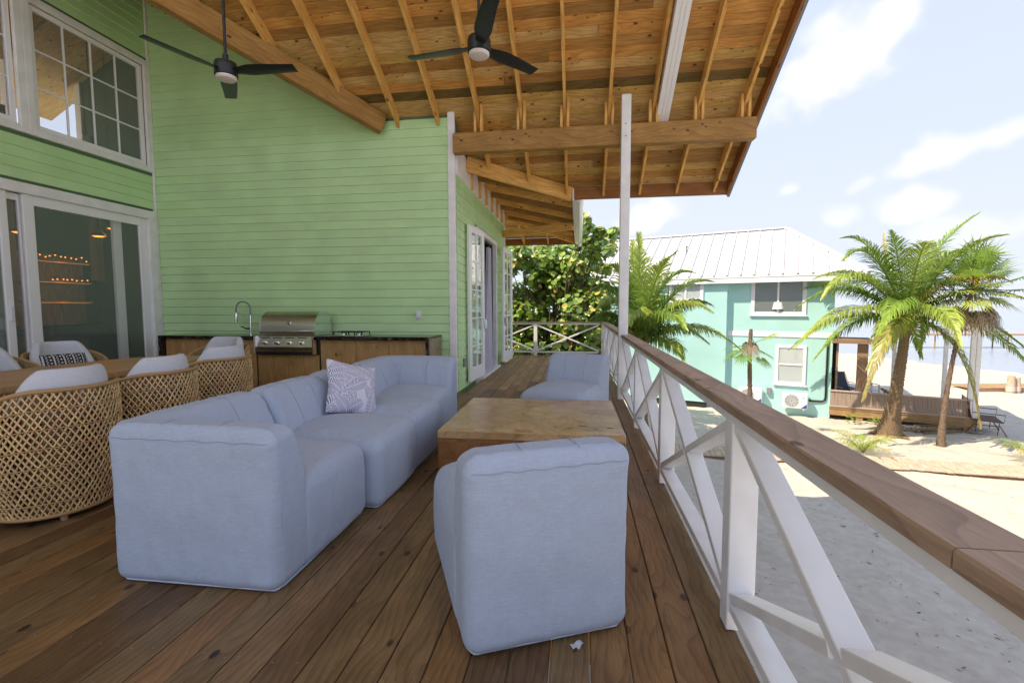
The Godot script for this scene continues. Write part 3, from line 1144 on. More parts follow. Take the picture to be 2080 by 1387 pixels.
func build_roof() -> void:
	rng.seed = 202
	var r := thing("porch_roof", "sloping porch roof of exposed pine rafters and ceiling boards", "roof", Vector3(0, 3.2, -8.35))
	var inv := world_of(r).affine_inverse()
	var c := cos(atan(PITCH))
	# ceiling boards run along x; each row lies on the rafters
	var lift := 0.195
	var row := 0
	var s := 0.0
	while true:
		var z := -8.36 + s * c
		if z > 0.9:
			break
		var zu := z + 0.14 * c
		var x0 := XS - 0.02
		if zu < -7.70:
			x0 = -0.16 - (zu + 8.35) / 0.65 * 1.70
		elif z > ZB:
			x0 = maxf(valley_x(zu) - 0.05, -7.0)
		elif zu > ZB:
			x0 = -3.1
		var x := 2.43
		var first := true
		while x > x0 + 0.02:
			var len := 4.88 if not first else 1.6 + (row * 37 % 5) * 0.62
			var e := maxf(x - len, x0)
			if e - x0 < 0.4:
				e = x0
			var stained := row == 13
			var b := Basis(Vector3(0, PITCH, 1).normalized(), Vector3(0, -1, PITCH).normalized(), Vector3(1, 0, 0))
			b.z = b.x.cross(b.y)
			var at := Vector3(e if b.z.x > 0 else x, p1(z) + lift, z)
			part("ceiling_board", ceiling_board(snappedf(x - e, 0.02) - 0.002, rng.randi() % 8), mats["pine_stained"] if stained else mats["pine%d" % (rng.randi() % 5)], r, inv * Transform3D(b, at))
			x = e
			first = false
		s += 0.14
		row += 1
	# roof skin over the boards keeps the sun out
	var m := sheet(PackedVector2Array([Vector2(2.49, -8.43), Vector2(2.49, 3.6), Vector2(-13.0, 3.6), Vector2(-13.0, ZB + 4.3 * 0.97), Vector2(-7.3, ZB + 4.3 * 0.97), Vector2(-3.0, ZB), Vector2(-1.88, -7.70), Vector2(-0.14, -8.43)]), func(q): return p1(q.y) + lift + 0.03, 0.03)
	part("roof_sheet", m, mats["roof_white"], r, inv)
	# rafters
	var i := 0
	for x in [2.2, 1.6, 1.0, 0.40, -0.22, -0.84, -1.47, -2.09, -2.71, -3.36, -4.0, -4.6, -5.22, -5.84, -6.46]:
		var z0 := -8.33
		if x < -3.0:
			z0 = ZB + (-3.0 - x) * 0.97 + 0.05
		elif x < XS:
			z0 = ZB + 0.01
		elif x < -0.15:
			z0 = -8.33 + (-0.15 - x) * 0.38
		m = Mesher.new()
		m.prism(PackedVector2Array([Vector2(z0, p1(z0)), Vector2(0.9, p1(0.9)), Vector2(0.9, p1(0.9) + lift - 0.002), Vector2(z0, p1(z0) + lift - 0.002)]),
			Transform3D(Basis(Vector3(0, 0, 1), Vector3.UP, Vector3(1, 0, 0)), Vector3(-0.019, 0, 0)), 0.038, Vector2(i * 0.31, i * 0.05))
		# lay the grain along the rafter
		for k in m.t.size():
			m.t[k] = Vector2(m.v[k].z + i * 0.7, m.v[k].y - PITCH * m.v[k].z + m.v[k].x + i * 0.11)
		part("rafter", m, mats["rafter"], r, inv * Transform3D(Basis.IDENTITY, Vector3(x, 0, 0)))
		if x > XS:
			for sd in [-1.0, 1.0]:
				part("cleat", one_box(Vector3(x + sd * 0.046, 3.99 + (0.0 if sd < 0 else 0.05), -6.93), Vector3(0.036, 0.32 if sd < 0 else 0.42, 0.09)), mats["rafter"], r, inv)
		i += 1
	# rake board with its pale edge, and the eave boards
	m = Mesher.new()
	m.prism(PackedVector2Array([Vector2(-8.38, p1(-8.38) - 0.02), Vector2(1.0, p1(1.0) - 0.02), Vector2(1.0, p1(1.0) + 0.22), Vector2(-8.38, p1(-8.38) + 0.22)]), Transform3D(Basis(Vector3(0, 0, 1), Vector3.UP, Vector3(1, 0, 0)), Vector3(2.40, 0, 0)), 0.036)
	for k in m.t.size():
		m.t[k] = Vector2(m.v[k].z, m.v[k].y - PITCH * m.v[k].z + m.v[k].x)
	part("rake_board", m, mats["fascia"], r, inv)
	m = Mesher.new()
	m.prism(PackedVector2Array([Vector2(-8.44, p1(-8.44) - 0.0), Vector2(1.0, p1(1.0) - 0.0), Vector2(1.0, p1(1.0) + 0.27), Vector2(-8.44, p1(-8.44) + 0.27)]), Transform3D(Basis(Vector3(0, 0, 1), Vector3.UP, Vector3(1, 0, 0)), Vector3(2.437, 0, 0)), 0.04)
	part("drip_edge", m, mats["grey_box"], r, inv)
	m = Mesher.new()
	m.prism(PackedVector2Array([Vector2(-8.44, p1(-8.44) + 0.10), Vector2(1.0, p1(1.0) + 0.10), Vector2(1.0, p1(1.0) + 0.275), Vector2(-8.44, p1(-8.44) + 0.275)]), Transform3D(Basis(Vector3(0, 0, 1), Vector3.UP, Vector3(1, 0, 0)), Vector3(2.478, 0, 0)), 0.02)
	part("drip_edge", m, mats["roof_white"], r, inv)
	part("fascia", one_box(Vector3(1.135, p1(-8.36) + 0.085, -8.37), Vector3(2.60, 0.215, 0.038)), mats["fascia"], r, inv)
	# the double beam on the post
	part("main_beam", one_box(Vector3(0.245, 3.69, -6.91), Vector3(4.17, 0.28, 0.138), 0.006, Basis.IDENTITY, Vector2(0.3, 0.1)), mats["beam"], r, inv)
	# valley beam along the end wall
	m = Mesher.new()
	var a := Vector3(-2.93, 3.90, -6.92)
	var d := Vector3(-4.94, 4.84, -5.04) - Vector3(-3.0, 3.94, -6.96)
	m.bar(a + Vector3(0, 0.14, 0), a + d * 2.1 + Vector3(0, 0.14, 0), 0.14, 0.29, Vector3.UP, 0.01)
	part("valley_beam", m, mats["beam"], r, inv)
	# side of the valley over the house
	m = sheet(PackedVector2Array([Vector2(-3.0, ZB), Vector2(-7.3, ZB + 4.3 * 0.97), Vector2(-7.3, -9.7), Vector2(-3.0, -9.7)]), func(q): return p2(q.x) + 0.21, 0.05)
	part("valley_soffit", m, mats["pine3"], r, inv)
	# the white clad beam under the rafters
	m = Mesher.new()
	m.prism(PackedVector2Array([Vector2(0, 0), Vector2(0.05, 0), Vector2(0.052, 0.008), Vector2(0.06, 0.008), Vector2(0.062, 0), Vector2(0.10, 0), Vector2(0.102, 0.008), Vector2(0.112, 0.008), Vector2(0.114, 0), Vector2(0.165, 0), Vector2(0.165, 0.15), Vector2(0, 0.15)]),
		Transform3D(Basis(Vector3(1, 0, 0), Vector3(0, 1, -PITCH).normalized(), Vector3(0, PITCH, 1).normalized()), Vector3(1.045, p1(-7.02) - 0.10, -7.02)), 8.6)
	part("white_beam", m, mats["vinyl"], r, inv)
	tag(_lathe_thing("ceiling_speaker", mats["plastic"], [Vector2(0.001, -0.03), Vector2(0.06, -0.03), Vector2(0.062, -0.034), Vector2(0.09, -0.034), Vector2(0.11, -0.02), Vector2(0.115, 0.03)], Transform3D(Basis(Vector3.RIGHT, -atan(PITCH)), Vector3(-4.33, p1(-5.34) + 0.15, -5.34))), "round white speaker fixed under the ceiling boards beside the valley beam", "speaker")


# a sloping sheet over a plan polygon (x, z), with its thickness
func sheet(poly: PackedVector2Array, high: Callable, thick: float) -> Mesher:
	var m := Mesher.new()
	var tr := Geometry2D.triangulate_polygon(poly)
	var q := []
	for p in poly:
		q.append(Vector3(p.x, high.call(p), p.y))
	for i in range(0, tr.size(), 3):
		var a: Vector3 = q[tr[i]]
		var b: Vector3 = q[tr[i + 1]]
		var c: Vector3 = q[tr[i + 2]]
		var nor := (b - a).cross(c - a).normalized()
		if nor.y < 0.0:
			nor = -nor
		var up := Vector3(0, thick, 0)
		m.face([a, b, c], -nor, [Vector2(a.x, a.z), Vector2(b.x, b.z), Vector2(c.x, c.z)])
		m.face([a + up, b + up, c + up], nor)
	for i in q.size():
		var a: Vector3 = q[i]
		var b: Vector3 = q[(i + 1) % q.size()]
		var nor := Vector3(b.z - a.z, 0, a.x - b.x).normalized()
		m.face([a, b, b + Vector3(0, thick, 0), a + Vector3(0, thick, 0)], nor)
	return m


func _lathe_thing(called: String, mat: Material, prof: Array, xf: Transform3D) -> Node3D:
	var m := Mesher.new()
	m.lathe(prof)
	return part(called, m, mat, self, xf)


func build_side_roof() -> void:
	var r := thing("side_roof", "low pine roof with white gutter over the narrow side deck", "roof", Vector3(-1.0, 3.2, -11))
	var inv := world_of(r).affine_inverse()
	var zf := -13.9
	rng.seed = 203
	# ceiling boards along z
	var sl := sqrt(1.0 + 0.234 * 0.234)
	for k in 13:
		var x := -0.16 - k * 0.14 / sl
		var z0 := zf + (-0.13 - x)
		var z1 := -8.36 + (-0.13 - x) * 0.38
		var b := Basis(Vector3(-1, 0.234, 0).normalized(), Vector3(-0.234, -1, 0).normalized(), Vector3.ZERO)
		b.z = b.x.cross(b.y)
		var zz := z0 if b.z.z > 0 else z1
		part("ceiling_board", ceiling_board(snappedf(z1 - z0, 0.02), rng.randi() % 8), mats["pine%d" % (rng.randi() % 5)], r, inv * Transform3D(b, Vector3(x, p3(x) + 0.17, zz)))
	for k in 16:
		var z := zf + k * 0.1375 * 0.97
		var x1 := -0.13 - (z - zf)
		var b := Basis(Vector3(0, 0.234, 1).normalized(), Vector3(0, -1, 0.234).normalized(), Vector3.ZERO)
		b.z = b.x.cross(b.y)
		var len := 4.6 + x1
		part("ceiling_board", ceiling_board(snappedf(len, 0.02), rng.randi() % 8), mats["pine%d" % (rng.randi() % 5)], r, inv * Transform3D(b, Vector3(-4.6 if b.z.x > 0 else x1, 3.15 + 0.234 * (z - zf) + 0.17, z)))
	var m := sheet(PackedVector2Array([Vector2(0.0, zf), Vector2(0.0, -8.44), Vector2(-1.9, -7.70), Vector2(-1.9, zf + 1.9)]), func(q): return p3(q.x) + 0.195, 0.04)
	part("roof_sheet", m, mats["roof_white"], r, inv)
	m = sheet(PackedVector2Array([Vector2(0.0, zf), Vector2(-1.9, zf + 1.9), Vector2(-1.9, zf + 2.3), Vector2(-4.7, zf + 2.3), Vector2(-4.7, zf)]), func(q): return 3.15 + 0.234 * (q.y - zf) + 0.195, 0.04)
	part("roof_sheet", m, mats["roof_white"], r, inv)
	# rafters over the side deck with the ledgers that hold them on the wall
	var z := -7.9
	var k := 0
	while z > zf + 1.0:
		var xe := -0.14
		var xw := maxf(XS + 0.03, -0.13 - (z - zf))
		if z > -8.37:
			xe = -0.15 - (z + 8.35) / 0.38
		m = Mesher.new()
		m.prism(PackedVector2Array([Vector2(xw, p3(xw) + 0.03), Vector2(xe, p3(xe) + 0.03), Vector2(xe, p3(xe) + 0.165), Vector2(xw, p3(xw) + 0.165)]), Transform3D(Basis.IDENTITY, Vector3(0, 0, z - 0.019)), 0.038)
		for q in m.t.size():
			m.t[q] = Vector2(m.v[q].x + k * 0.5, m.v[q].y + m.v[q].z + k * 0.13)
		part("rafter", m, mats[["rafter", "pine3", "rafter", "beam"][k % 4]], r, inv)
		if z > -11.7:
			part("ledger_post", one_box(Vector3(XS + 0.04, 3.46, z - 0.04), Vector3(0.05, 0.36, 0.038)), mats["rafter"], r, inv)
		z -= 0.61
		k += 1
	# jack rafters, hip and valley
	for x in [-0.9, -1.6]:
		m = Mesher.new()
		m.bar(Vector3(x, 3.22, zf), Vector3(x, 3.22 + 0.234 * (-0.13 - x), zf - 0.13 - x), 0.038, 0.15)
		part("rafter", m, mats["rafter"], r, inv)
	m = Mesher.new()
	m.bar(Vector3(-0.14, 3.22, zf), Vector3(-2.1, 3.22 + 0.234 * 1.97, zf + 1.97), 0.05, 0.17)
	part("hip_rafter", m, mats["rafter"], r, inv)
	m = Mesher.new()
	m.bar(Vector3(-0.14, 3.25, -8.36), Vector3(-1.83, 3.62, -7.62), 0.06, 0.24)
	part("valley_rafter", m, mats["rafter"], r, inv)
	m = Mesher.new()
	m.bar(Vector3(XS + 0.02, 3.06, -11.3), Vector3(-0.14, 3.14, -10.9), 0.09, 0.16)
	part("tie_beam", m, mats["rafter"], r, inv)
	part("fascia", one_box(Vector3(-2.36, 3.22, zf - 0.02), Vector3(4.5, 0.20, 0.036)), mats["fascia"], r, inv)
	part("fascia", one_box(Vector3(-0.112, 3.24, -11.1), Vector3(0.03, 0.21, 5.5)), mats["white"], r, inv)
	m = Mesher.new()
	m.prism(PackedVector2Array([Vector2(-0.09, 3.30), Vector2(-0.09, 3.16), Vector2(0.0, 3.15), Vector2(0.05, 3.20), Vector2(0.075, 3.30), Vector2(0.06, 3.30), Vector2(0.038, 3.21), Vector2(-0.003, 3.165), Vector2(-0.08, 3.17), Vector2(-0.08, 3.30)]), Transform3D(Basis.IDENTITY, Vector3(0, 0, zf - 0.05)), 5.45)
	part("gutter", m, mats["vinyl"], r, inv)
	m = Mesher.new()
	m.tube([Vector3(0, 3.16, zf + 0.1), Vector3(0, 3.02, zf + 0.1)], 0.03, 10)
	part("gutter_outlet", m, mats["vinyl"], r, inv)
	var cam := thing("security_camera", "small white security camera under the end of the white gutter", "camera", Vector3(0.02, 3.0, zf + 0.35))
	m = Mesher.new()
	m.lathe([Vector2(0.0, 0.10), Vector2(0.035, 0.10), Vector2(0.04, 0.05), Vector2(0.03, 0.0)])
	part("mount", m, mats["vinyl"], cam)
	m = Mesher.new()
	m.lathe([Vector2(0.04, 0.0), Vector2(0.05, -0.03), Vector2(0.035, -0.075), Vector2(0.0, -0.085)])
	part("lens_dome", m, mats["iron"], cam)


func build_rail() -> void:
	var g := "white crossed balustrades round the deck"
	var r := thing("deck_railing", "long white crossed railing with brown cap beside the sofa chairs, running away from us", "railing", Vector3(0.65, 0, -6), 0.0, g)
	rail_run(r, Vector3(0.65, 0, 1.245), [-0.355, -1.955, -3.555, -5.155, -6.775, -8.375, -9.975, -11.40, -12.70], Vector3(0, 0, 1))
	r = thing("deck_railing", "short white crossed railing closing the far end of the deck, before the leafy tree", "railing", Vector3(-1.2, 0, -12.7), 0.0, g)
	rail_run(r, Vector3(0.57, 0, -12.7), [-1.158, -2.92, -4.6], Vector3(1, 0, 0))
	# the tall post
	var p := thing("porch_post", "tall square white post standing at the railing and carrying the brown beam", "post", Vector3(0.616, 0, -6.775))
	part("post", one_box(Vector3(0, 2.085, 0), Vector3(0.126, 4.17, 0.126), 0.006), mats["white"], p)
	for y in [3.62, 3.78]:
		var m := Mesher.new()
		m.lathe([Vector2(0.001, 0.006), Vector2(0.008, 0.005), Vector2(0.010, 0)], Transform3D(Basis(Vector3.RIGHT, PI / 2), Vector3(-0.005, y, 0.063)), 8)
		part("bolt_head", m, mats["grey_box"], p)


# posts at the given places along one axis, caps, rails and crossed braces between
func rail_run(r: Node3D, start: Vector3, places: Array, axis: Vector3) -> void:
	var inv := world_of(r).affine_inverse()
	var white: Material = mats["white"]
	var side := Vector3.UP.cross(axis)
	var prev := start
	var first := true
	for q in places:
		var here := start
		if axis.z != 0.0:
			here.z = q
		else:
			here.x = q
		var m := Mesher.new()
		if absf(q + 6.775) > 0.01 or axis.x > 0:
			m.box(here + Vector3(0, 0.425, 0), Vector3(0.09, 0.845, 0.09) + side.abs() * 0.015, Basis.IDENTITY, 0.004)
			part("rail_post", m, white, r, inv)
		var d := (here - prev).normalized()
		var a := prev + d * 0.046
		var e := here - d * 0.046
		var up := Vector3.UP
		m = Mesher.new()
		m.bar(a + up * 0.10, e + up * 0.10, 0.088, 0.038)
		part("bottom_rail", m, white, r, inv)
		for k in 2:
			m = Mesher.new()
			var b0 := a + up * (0.14 if k == 0 else 0.825)
			var b1 := e + up * (0.825 if k == 0 else 0.14)
			if k == 0:
				m.bar(b0, b1, 0.086, 0.037)
				part("brace", m, white, r, inv)
			else:
				m.bar(b0, (b0 + b1) * 0.5 - (b1 - b0).normalized() * 0.03, 0.089, 0.0375)
				m.bar((b0 + b1) * 0.5 + (b1 - b0).normalized() * 0.03, b1, 0.089, 0.0375)
				part("brace", m, white, r, inv)
		prev = here
		first = false
	var last := prev
	var m := Mesher.new()
	m.bar(start + Vector3(0, 0.864, 0), last + Vector3(0, 0.864, 0), 0.10, 0.038)
	part("sub_rail", m, white, r, inv)
	# the cap in lengths, mitred where they meet
	var total := start.distance_to(last)
	var dir := (last - start).normalized()
	var cuts := [0.0, 2.055, 8.02, total + 0.07] if axis.z != 0.0 else [0.0, total]
	for i in cuts.size() - 1:
		m = Mesher.new()
		var poly := PackedVector2Array([Vector2(-0.071, 0), Vector2(0.071, 0), Vector2(0.071, 0.030), Vector2(0.066, 0.036), Vector2(-0.066, 0.036), Vector2(-0.071, 0.030)])
		var z := dir
		var x := Vector3.UP.cross(z)
		m.prism(poly, Transform3D(Basis(x, Vector3.UP, z), start + dir * (cuts[i] + 0.002) + Vector3(0.01 if axis.z != 0 else 0.0, 0.884, 0)), cuts[i + 1] - cuts[i] - 0.004, Vector2(i * 0.9, 0.1 + i * 0.2))
		part("rail_cap", m, mats["cap"], r, inv)


func build_fans() -> void:
	var proto: Node3D
	for k in 2:
		var at: Vector3 = [Vector3(-3.47, 3.62, -4.38), Vector3(-0.907, 3.62, -4.32)][k]
		var turn: float = [atan2(0.028, 0.29), atan2(0.228, 0.188)][k]
		var label: String = ["black three bladed ceiling fan hanging before the green wall on the left", "black three bladed ceiling fan hanging under the pine ceiling boards near the middle"][k]
		if k == 0:
			proto = thing("ceiling_fan", label, "ceiling fan", at, turn, "black ceiling fans on long rods")
			var m := Mesher.new()
			m.lathe([Vector2(0.001, 0.12), Vector2(0.03, 0.12), Vector2(0.06, 0.105), Vector2(0.098, 0.09), Vector2(0.105, 0.06), Vector2(0.105, -0.035), Vector2(0.092, -0.04)])
			part("motor_housing", m, mats["fan"], proto)
			m = Mesher.new()
			m.lathe([Vector2(0.092, -0.036), Vector2(0.092, -0.055), Vector2(0.082, -0.068), Vector2(0.04, -0.076), Vector2(0.001, -0.078)])
			part("light_cover", m, mats["fan_light"], proto)
			m = Mesher.new()
			m.lathe([Vector2(0.026, 0.12), Vector2(0.026, 0.17), Vector2(0.014, 0.18), Vector2(0.013, 2.0)], Transform3D.IDENTITY, 12)
			part("rod", m, mats["fan"], proto)
			var blade := Mesher.new()
			blade.grid(18, 8, func(u, v):
				var x: float = 0.09 + 0.61 * u
				var w: float = lerpf(0.045, 0.075, smoothstep(0.0, 0.3, u)) * lerpf(1.0, 0.80, smoothstep(0.3, 1.0, u))
				var t: float = (v - 0.5) * 2.0
				return Vector3(x, 0.012 + 0.012 * u + t * w * 0.20 * (1.0 - 0.3 * u) + 0.003, t * w + 0.008 * sin(u * PI)))
			blade.grid(18, 8, func(u, v):
				var x: float = 0.09 + 0.61 * u
				var w: float = lerpf(0.045, 0.075, smoothstep(0.0, 0.3, u)) * lerpf(1.0, 0.80, smoothstep(0.3, 1.0, u))
				var t: float = (v - 0.5) * 2.0
				return Vector3(x, 0.012 + 0.012 * u + t * w * 0.20 * (1.0 - 0.3 * u) - 0.006 * (1.0 - t * t), t * w + 0.008 * sin(u * PI)), true)
			var bm := blade.mesh()
			for b in 3:
				part("blade", bm, mats["fan"], proto, Transform3D(Basis(Vector3.UP, TAU * b / 3.0), Vector3.ZERO))
		else:
			copy_of(proto, label, at, turn)


# ---------------------------------------------------------------- seating
# Upholstered modules: local +x is forward, the back's outer face lies on x = 0, z runs across.

const SOFA_H := 0.765

func wrinkle(f: FastNoiseLite, p: Vector3, k: float) -> float:
	return (1.0 - absf(f.get_noise_3d(p.x * 1.0, p.y * 0.6, p.z * 1.0)) * 2.0) * k


# seat block
func seat_mesh(x0: float, x1: float, z0: float, z1: float, seed_: int) -> Mesher:
	var m := Mesher.new()
	var h := Vector3((x1 - x0) * 0.5, 0.222, (z1 - z0) * 0.5 - 0.002)
	var c := Vector3((x0 + x1) * 0.5, 0.222, (z0 + z1) * 0.5)
	var f := noise(seed_, 7.0, 2)
	m.soft(h, 0.065, 22, func(p: Vector3) -> Vector3:
		var a := clampf(1.0 - pow(p.z / h.z, 2.0), 0.0, 1.0)
		var b := clampf(1.0 - pow(p.x / h.x, 2.0), 0.0, 1.0)
		var up := smoothstep(-0.05, 0.2, p.y)
		var o := p
		o.y += up * (0.105 * sqrt(a) * (0.35 + 0.65 * sqrt(b)) - 0.034)
		o.x += 0.030 * a * smoothstep(0.1, 1.0, p.x / h.x) * (1.0 - pow(p.y / h.y, 2.0) * 0.6)
		o.z += signf(p.z) * 0.008 * (1.0 - pow(p.y / h.y, 2.0)) * smoothstep(0.6, 1.0, absf(p.z / h.z))
		# gathered folds run off the front seam and the sides
		var fold := sin(p.z * 60.0 + 5.0 * f.get_noise_3d(p.x * 0.5, 0, p.z * 0.5)) * 0.006 * up * smoothstep(0.25, 0.9, absf(p.z / h.z)) * clampf(0.6 + f.get_noise_3d(p.x, 3.0, p.z), 0.0, 1.0)
		o.y += fold + wrinkle(f, p, 0.0025) * up
		o.x += f.get_noise_3d(p.x, p.y * 0.7, p.z) * 0.004
		return c + o)
	return m


# one upright cushion: length along z, outer face on x = 0
func back_shape(p: Vector3, h: Vector3, f: FastNoiseLite, deep: float) -> Vector3:
	var o := p
	var t := clampf((p.y + 0.08) / (h.y + 0.08), 0.0, 1.0)
	var inner := (p.x + h.x) / (2.0 * h.x)
	o.x -= inner * t * t * deep * 0.55
	o.x += inner * 0.035 * sin(clampf((p.y + h.y) / (2.0 * h.y), 0, 1) * PI)
	o.x -= (1.0 - inner) * 0.012 * (1.0 - pow(p.y / h.y, 2.0)) * (1.0 - pow(p.z / h.z, 2.0))
	o.y += smoothstep(0.3, 0.39, p.y) * (0.012 * (1.0 - pow(p.z / h.z, 4.0)) - 0.006 + 0.003 * f.get_noise_3d(p.x * 2.0, 0, p.z * 2.0))
	var edge := smoothstep(0.55, 1.0, absf(p.z / h.z))
	var topc := smoothstep(0.05, 0.36, p.y)
	o.x += edge * topc * 0.006 * sin(p.y * 75.0 + 4.0 * f.get_noise_3d(p.x, p.y, 0.0)) * clampf(0.5 + 1.3 * f.get_noise_3d(p.x, p.y * 0.5, 7.0), 0.0, 1.0)
	o.x += (f.get_noise_3d(p.x * 0.8, p.y * 0.5, p.z * 0.8)) * 0.006
	o.z += (f.get_noise_3d(p.x * 0.8 + 20.0, p.y * 0.5, p.z * 0.8)) * 0.003
	return o


func back_mesh(len: float, seed_: int) -> Mesher:
	var m := Mesher.new()
	var h := Vector3(0.135, SOFA_H * 0.5, len * 0.5 - 0.003)
	var f := noise(seed_, 7.0, 2)
	m.soft(h, 0.065, 26, func(p: Vector3) -> Vector3: return back_shape(p, h, f, 0.20) + Vector3(h.x, h.y, 0))
	return m


# a line of stitching over the front and top of an upright cushion at local z
func stitch_mesh(len: float, seed_: int, z: float) -> Mesher:
	var m := Mesher.new()
	var h := Vector3(0.135, SOFA_H * 0.5, len * 0.5 - 0.003)
	var f := noise(seed_, 7.0, 2)
	var pts := []
	for i in 40:
		var k := i / 39.0
		var q := Vector3(h.x, lerpf(0.05, h.y - 0.02, k / 0.6), z) if k < 0.6 else Vector3(lerpf(h.x - 0.03, -h.x + 0.03, (k - 0.6) / 0.4), h.y, z)
		var o := back_shape(m._round(q, h, 0.065), h, f, 0.20) + Vector3(h.x, h.y, 0)
		pts.append(o + (Vector3(0.0012, 0.0012, 0)))
	m.tube(pts, 0.0022, 5)
	return m


# a seam across the outer face just below the top edge
func top_seam_mesh(len: float, seed_: int) -> Mesher:
	var m := Mesher.new()
	var h := Vector3(0.135, SOFA_H * 0.5, len * 0.5 - 0.003)
	var f := noise(seed_, 7.0, 2)
	var pts := []
	for i in 30:
		var q := Vector3(-h.x, h.y - 0.062 + 0.003 * sin(i * 1.3), lerpf(-h.z + 0.02, h.z - 0.02, i / 29.0))
		pts.append(back_shape(m._round(q, h, 0.065), h, f, 0.20) + Vector3(h.x - 0.001, h.y, 0))
	m.tube(pts, 0.0022, 5)
	return m


# welt along the floor edge
func welt_mesh(x0: float, x1: float, z0: float, z1: float) -> Mesher:
	var m := Mesher.new()
	var pts := []
	var r := 0.05
	x0 += 0.022
	x1 -= 0.022
	z0 += 0.022
	z1 -= 0.022
	for q in [[x1 - r, z1 - r, 0.0], [x0 + r, z1 - r, 90.0], [x0 + r, z0 + r, 180.0], [x1 - r, z0 + r, 270.0]]:
		for i in 6:
			var a: float = deg_to_rad(q[2] + i * 18.0)
			pts.append(Vector3(q[0] + cos(a) * r, 0.012 + 0.003 * sin(pts.size() * 1.7), q[1] + sin(a) * r))
	m.tube(pts, 0.0045, 6, true)
	return m


func armless(label: String, at: Vector3, turn: float, w: float, seed_: int, called: String, cat: String, group: String) -> Node3D:
	var t := thing(called, label, cat, at, turn, group)
	part("seat", seat_mesh(0.16, 0.935, -w * 0.5, w * 0.5, seed_), mats["sofa"], t)
	part("backrest", back_mesh(w, seed_ + 50), mats["sofa"], t)
	for s in [-1.0, 1.0]:
		part("seam", stitch_mesh(w, seed_ + 50, s * w / 6.0), mats["stitch"], t)
	part("seam", top_seam_mesh(w, seed_ + 50), mats["stitch"], t)
	part("piping", welt_mesh(0.005, 0.935, -w * 0.5, w * 0.5), mats["piping"], t)
	return t


# side: +1 puts the arm at +z
func corner(label: String, at: Vector3, w: float, side: float, seed_: int) -> Node3D:
	var t := thing("corner_sofa", label, "sofa", at, 0.0, "pale blue modular sofa pieces")
	var d := 0.87
	var za := side * w * 0.5
	var z_in := za - side * 0.20
	part("seat", seat_mesh(0.16, 0.865, minf(-side * w * 0.5, z_in), maxf(-side * w * 0.5, z_in), seed_), mats["sofa"], t)
	part("backrest", back_mesh(w - 0.012, seed_ + 50), mats["sofa"], t, Transform3D(Basis.IDENTITY, Vector3(0, 0, -side * 0.006)))
	# the arm: local x of the cushion points inward, its length runs front to back
	var b := Basis(Vector3(0, 0, -side), Vector3.UP, Vector3(side, 0, 0))
	part("armrest", back_mesh(d, seed_ + 90), mats["sofa"], t, Transform3D(b, Vector3(d * 0.5, -0.002, za)))
	for s in [-1.0, 1.0]:
		part("seam", stitch_mesh(d, seed_ + 90, s * d / 6.0), mats["stitch"], t, Transform3D(b, Vector3(d * 0.5, -0.002, za)))
	part("seam", stitch_mesh(w - 0.012, seed_ + 50, -side * w / 6.0), mats["stitch"], t)
	part("seam", top_seam_mesh(d, seed_ + 90), mats["stitch"], t, Transform3D(b, Vector3(d * 0.5, -0.002, za)))
	var m := Mesher.new()
	m.tube([Vector3(d - 0.016, 0.04, za - side * 0.055), Vector3(d - 0.006, 0.3, za - side * 0.052), Vector3(d - 0.010, 0.6, za - side * 0.054), Vector3(d - 0.03, 0.715, za - side * 0.06)], 0.0022, 5)
	part("seam", m, mats["stitch"], t)
	part("piping", welt_mesh(0.005, 0.87, -w * 0.5, w * 0.5), mats["piping"], t)
	return t


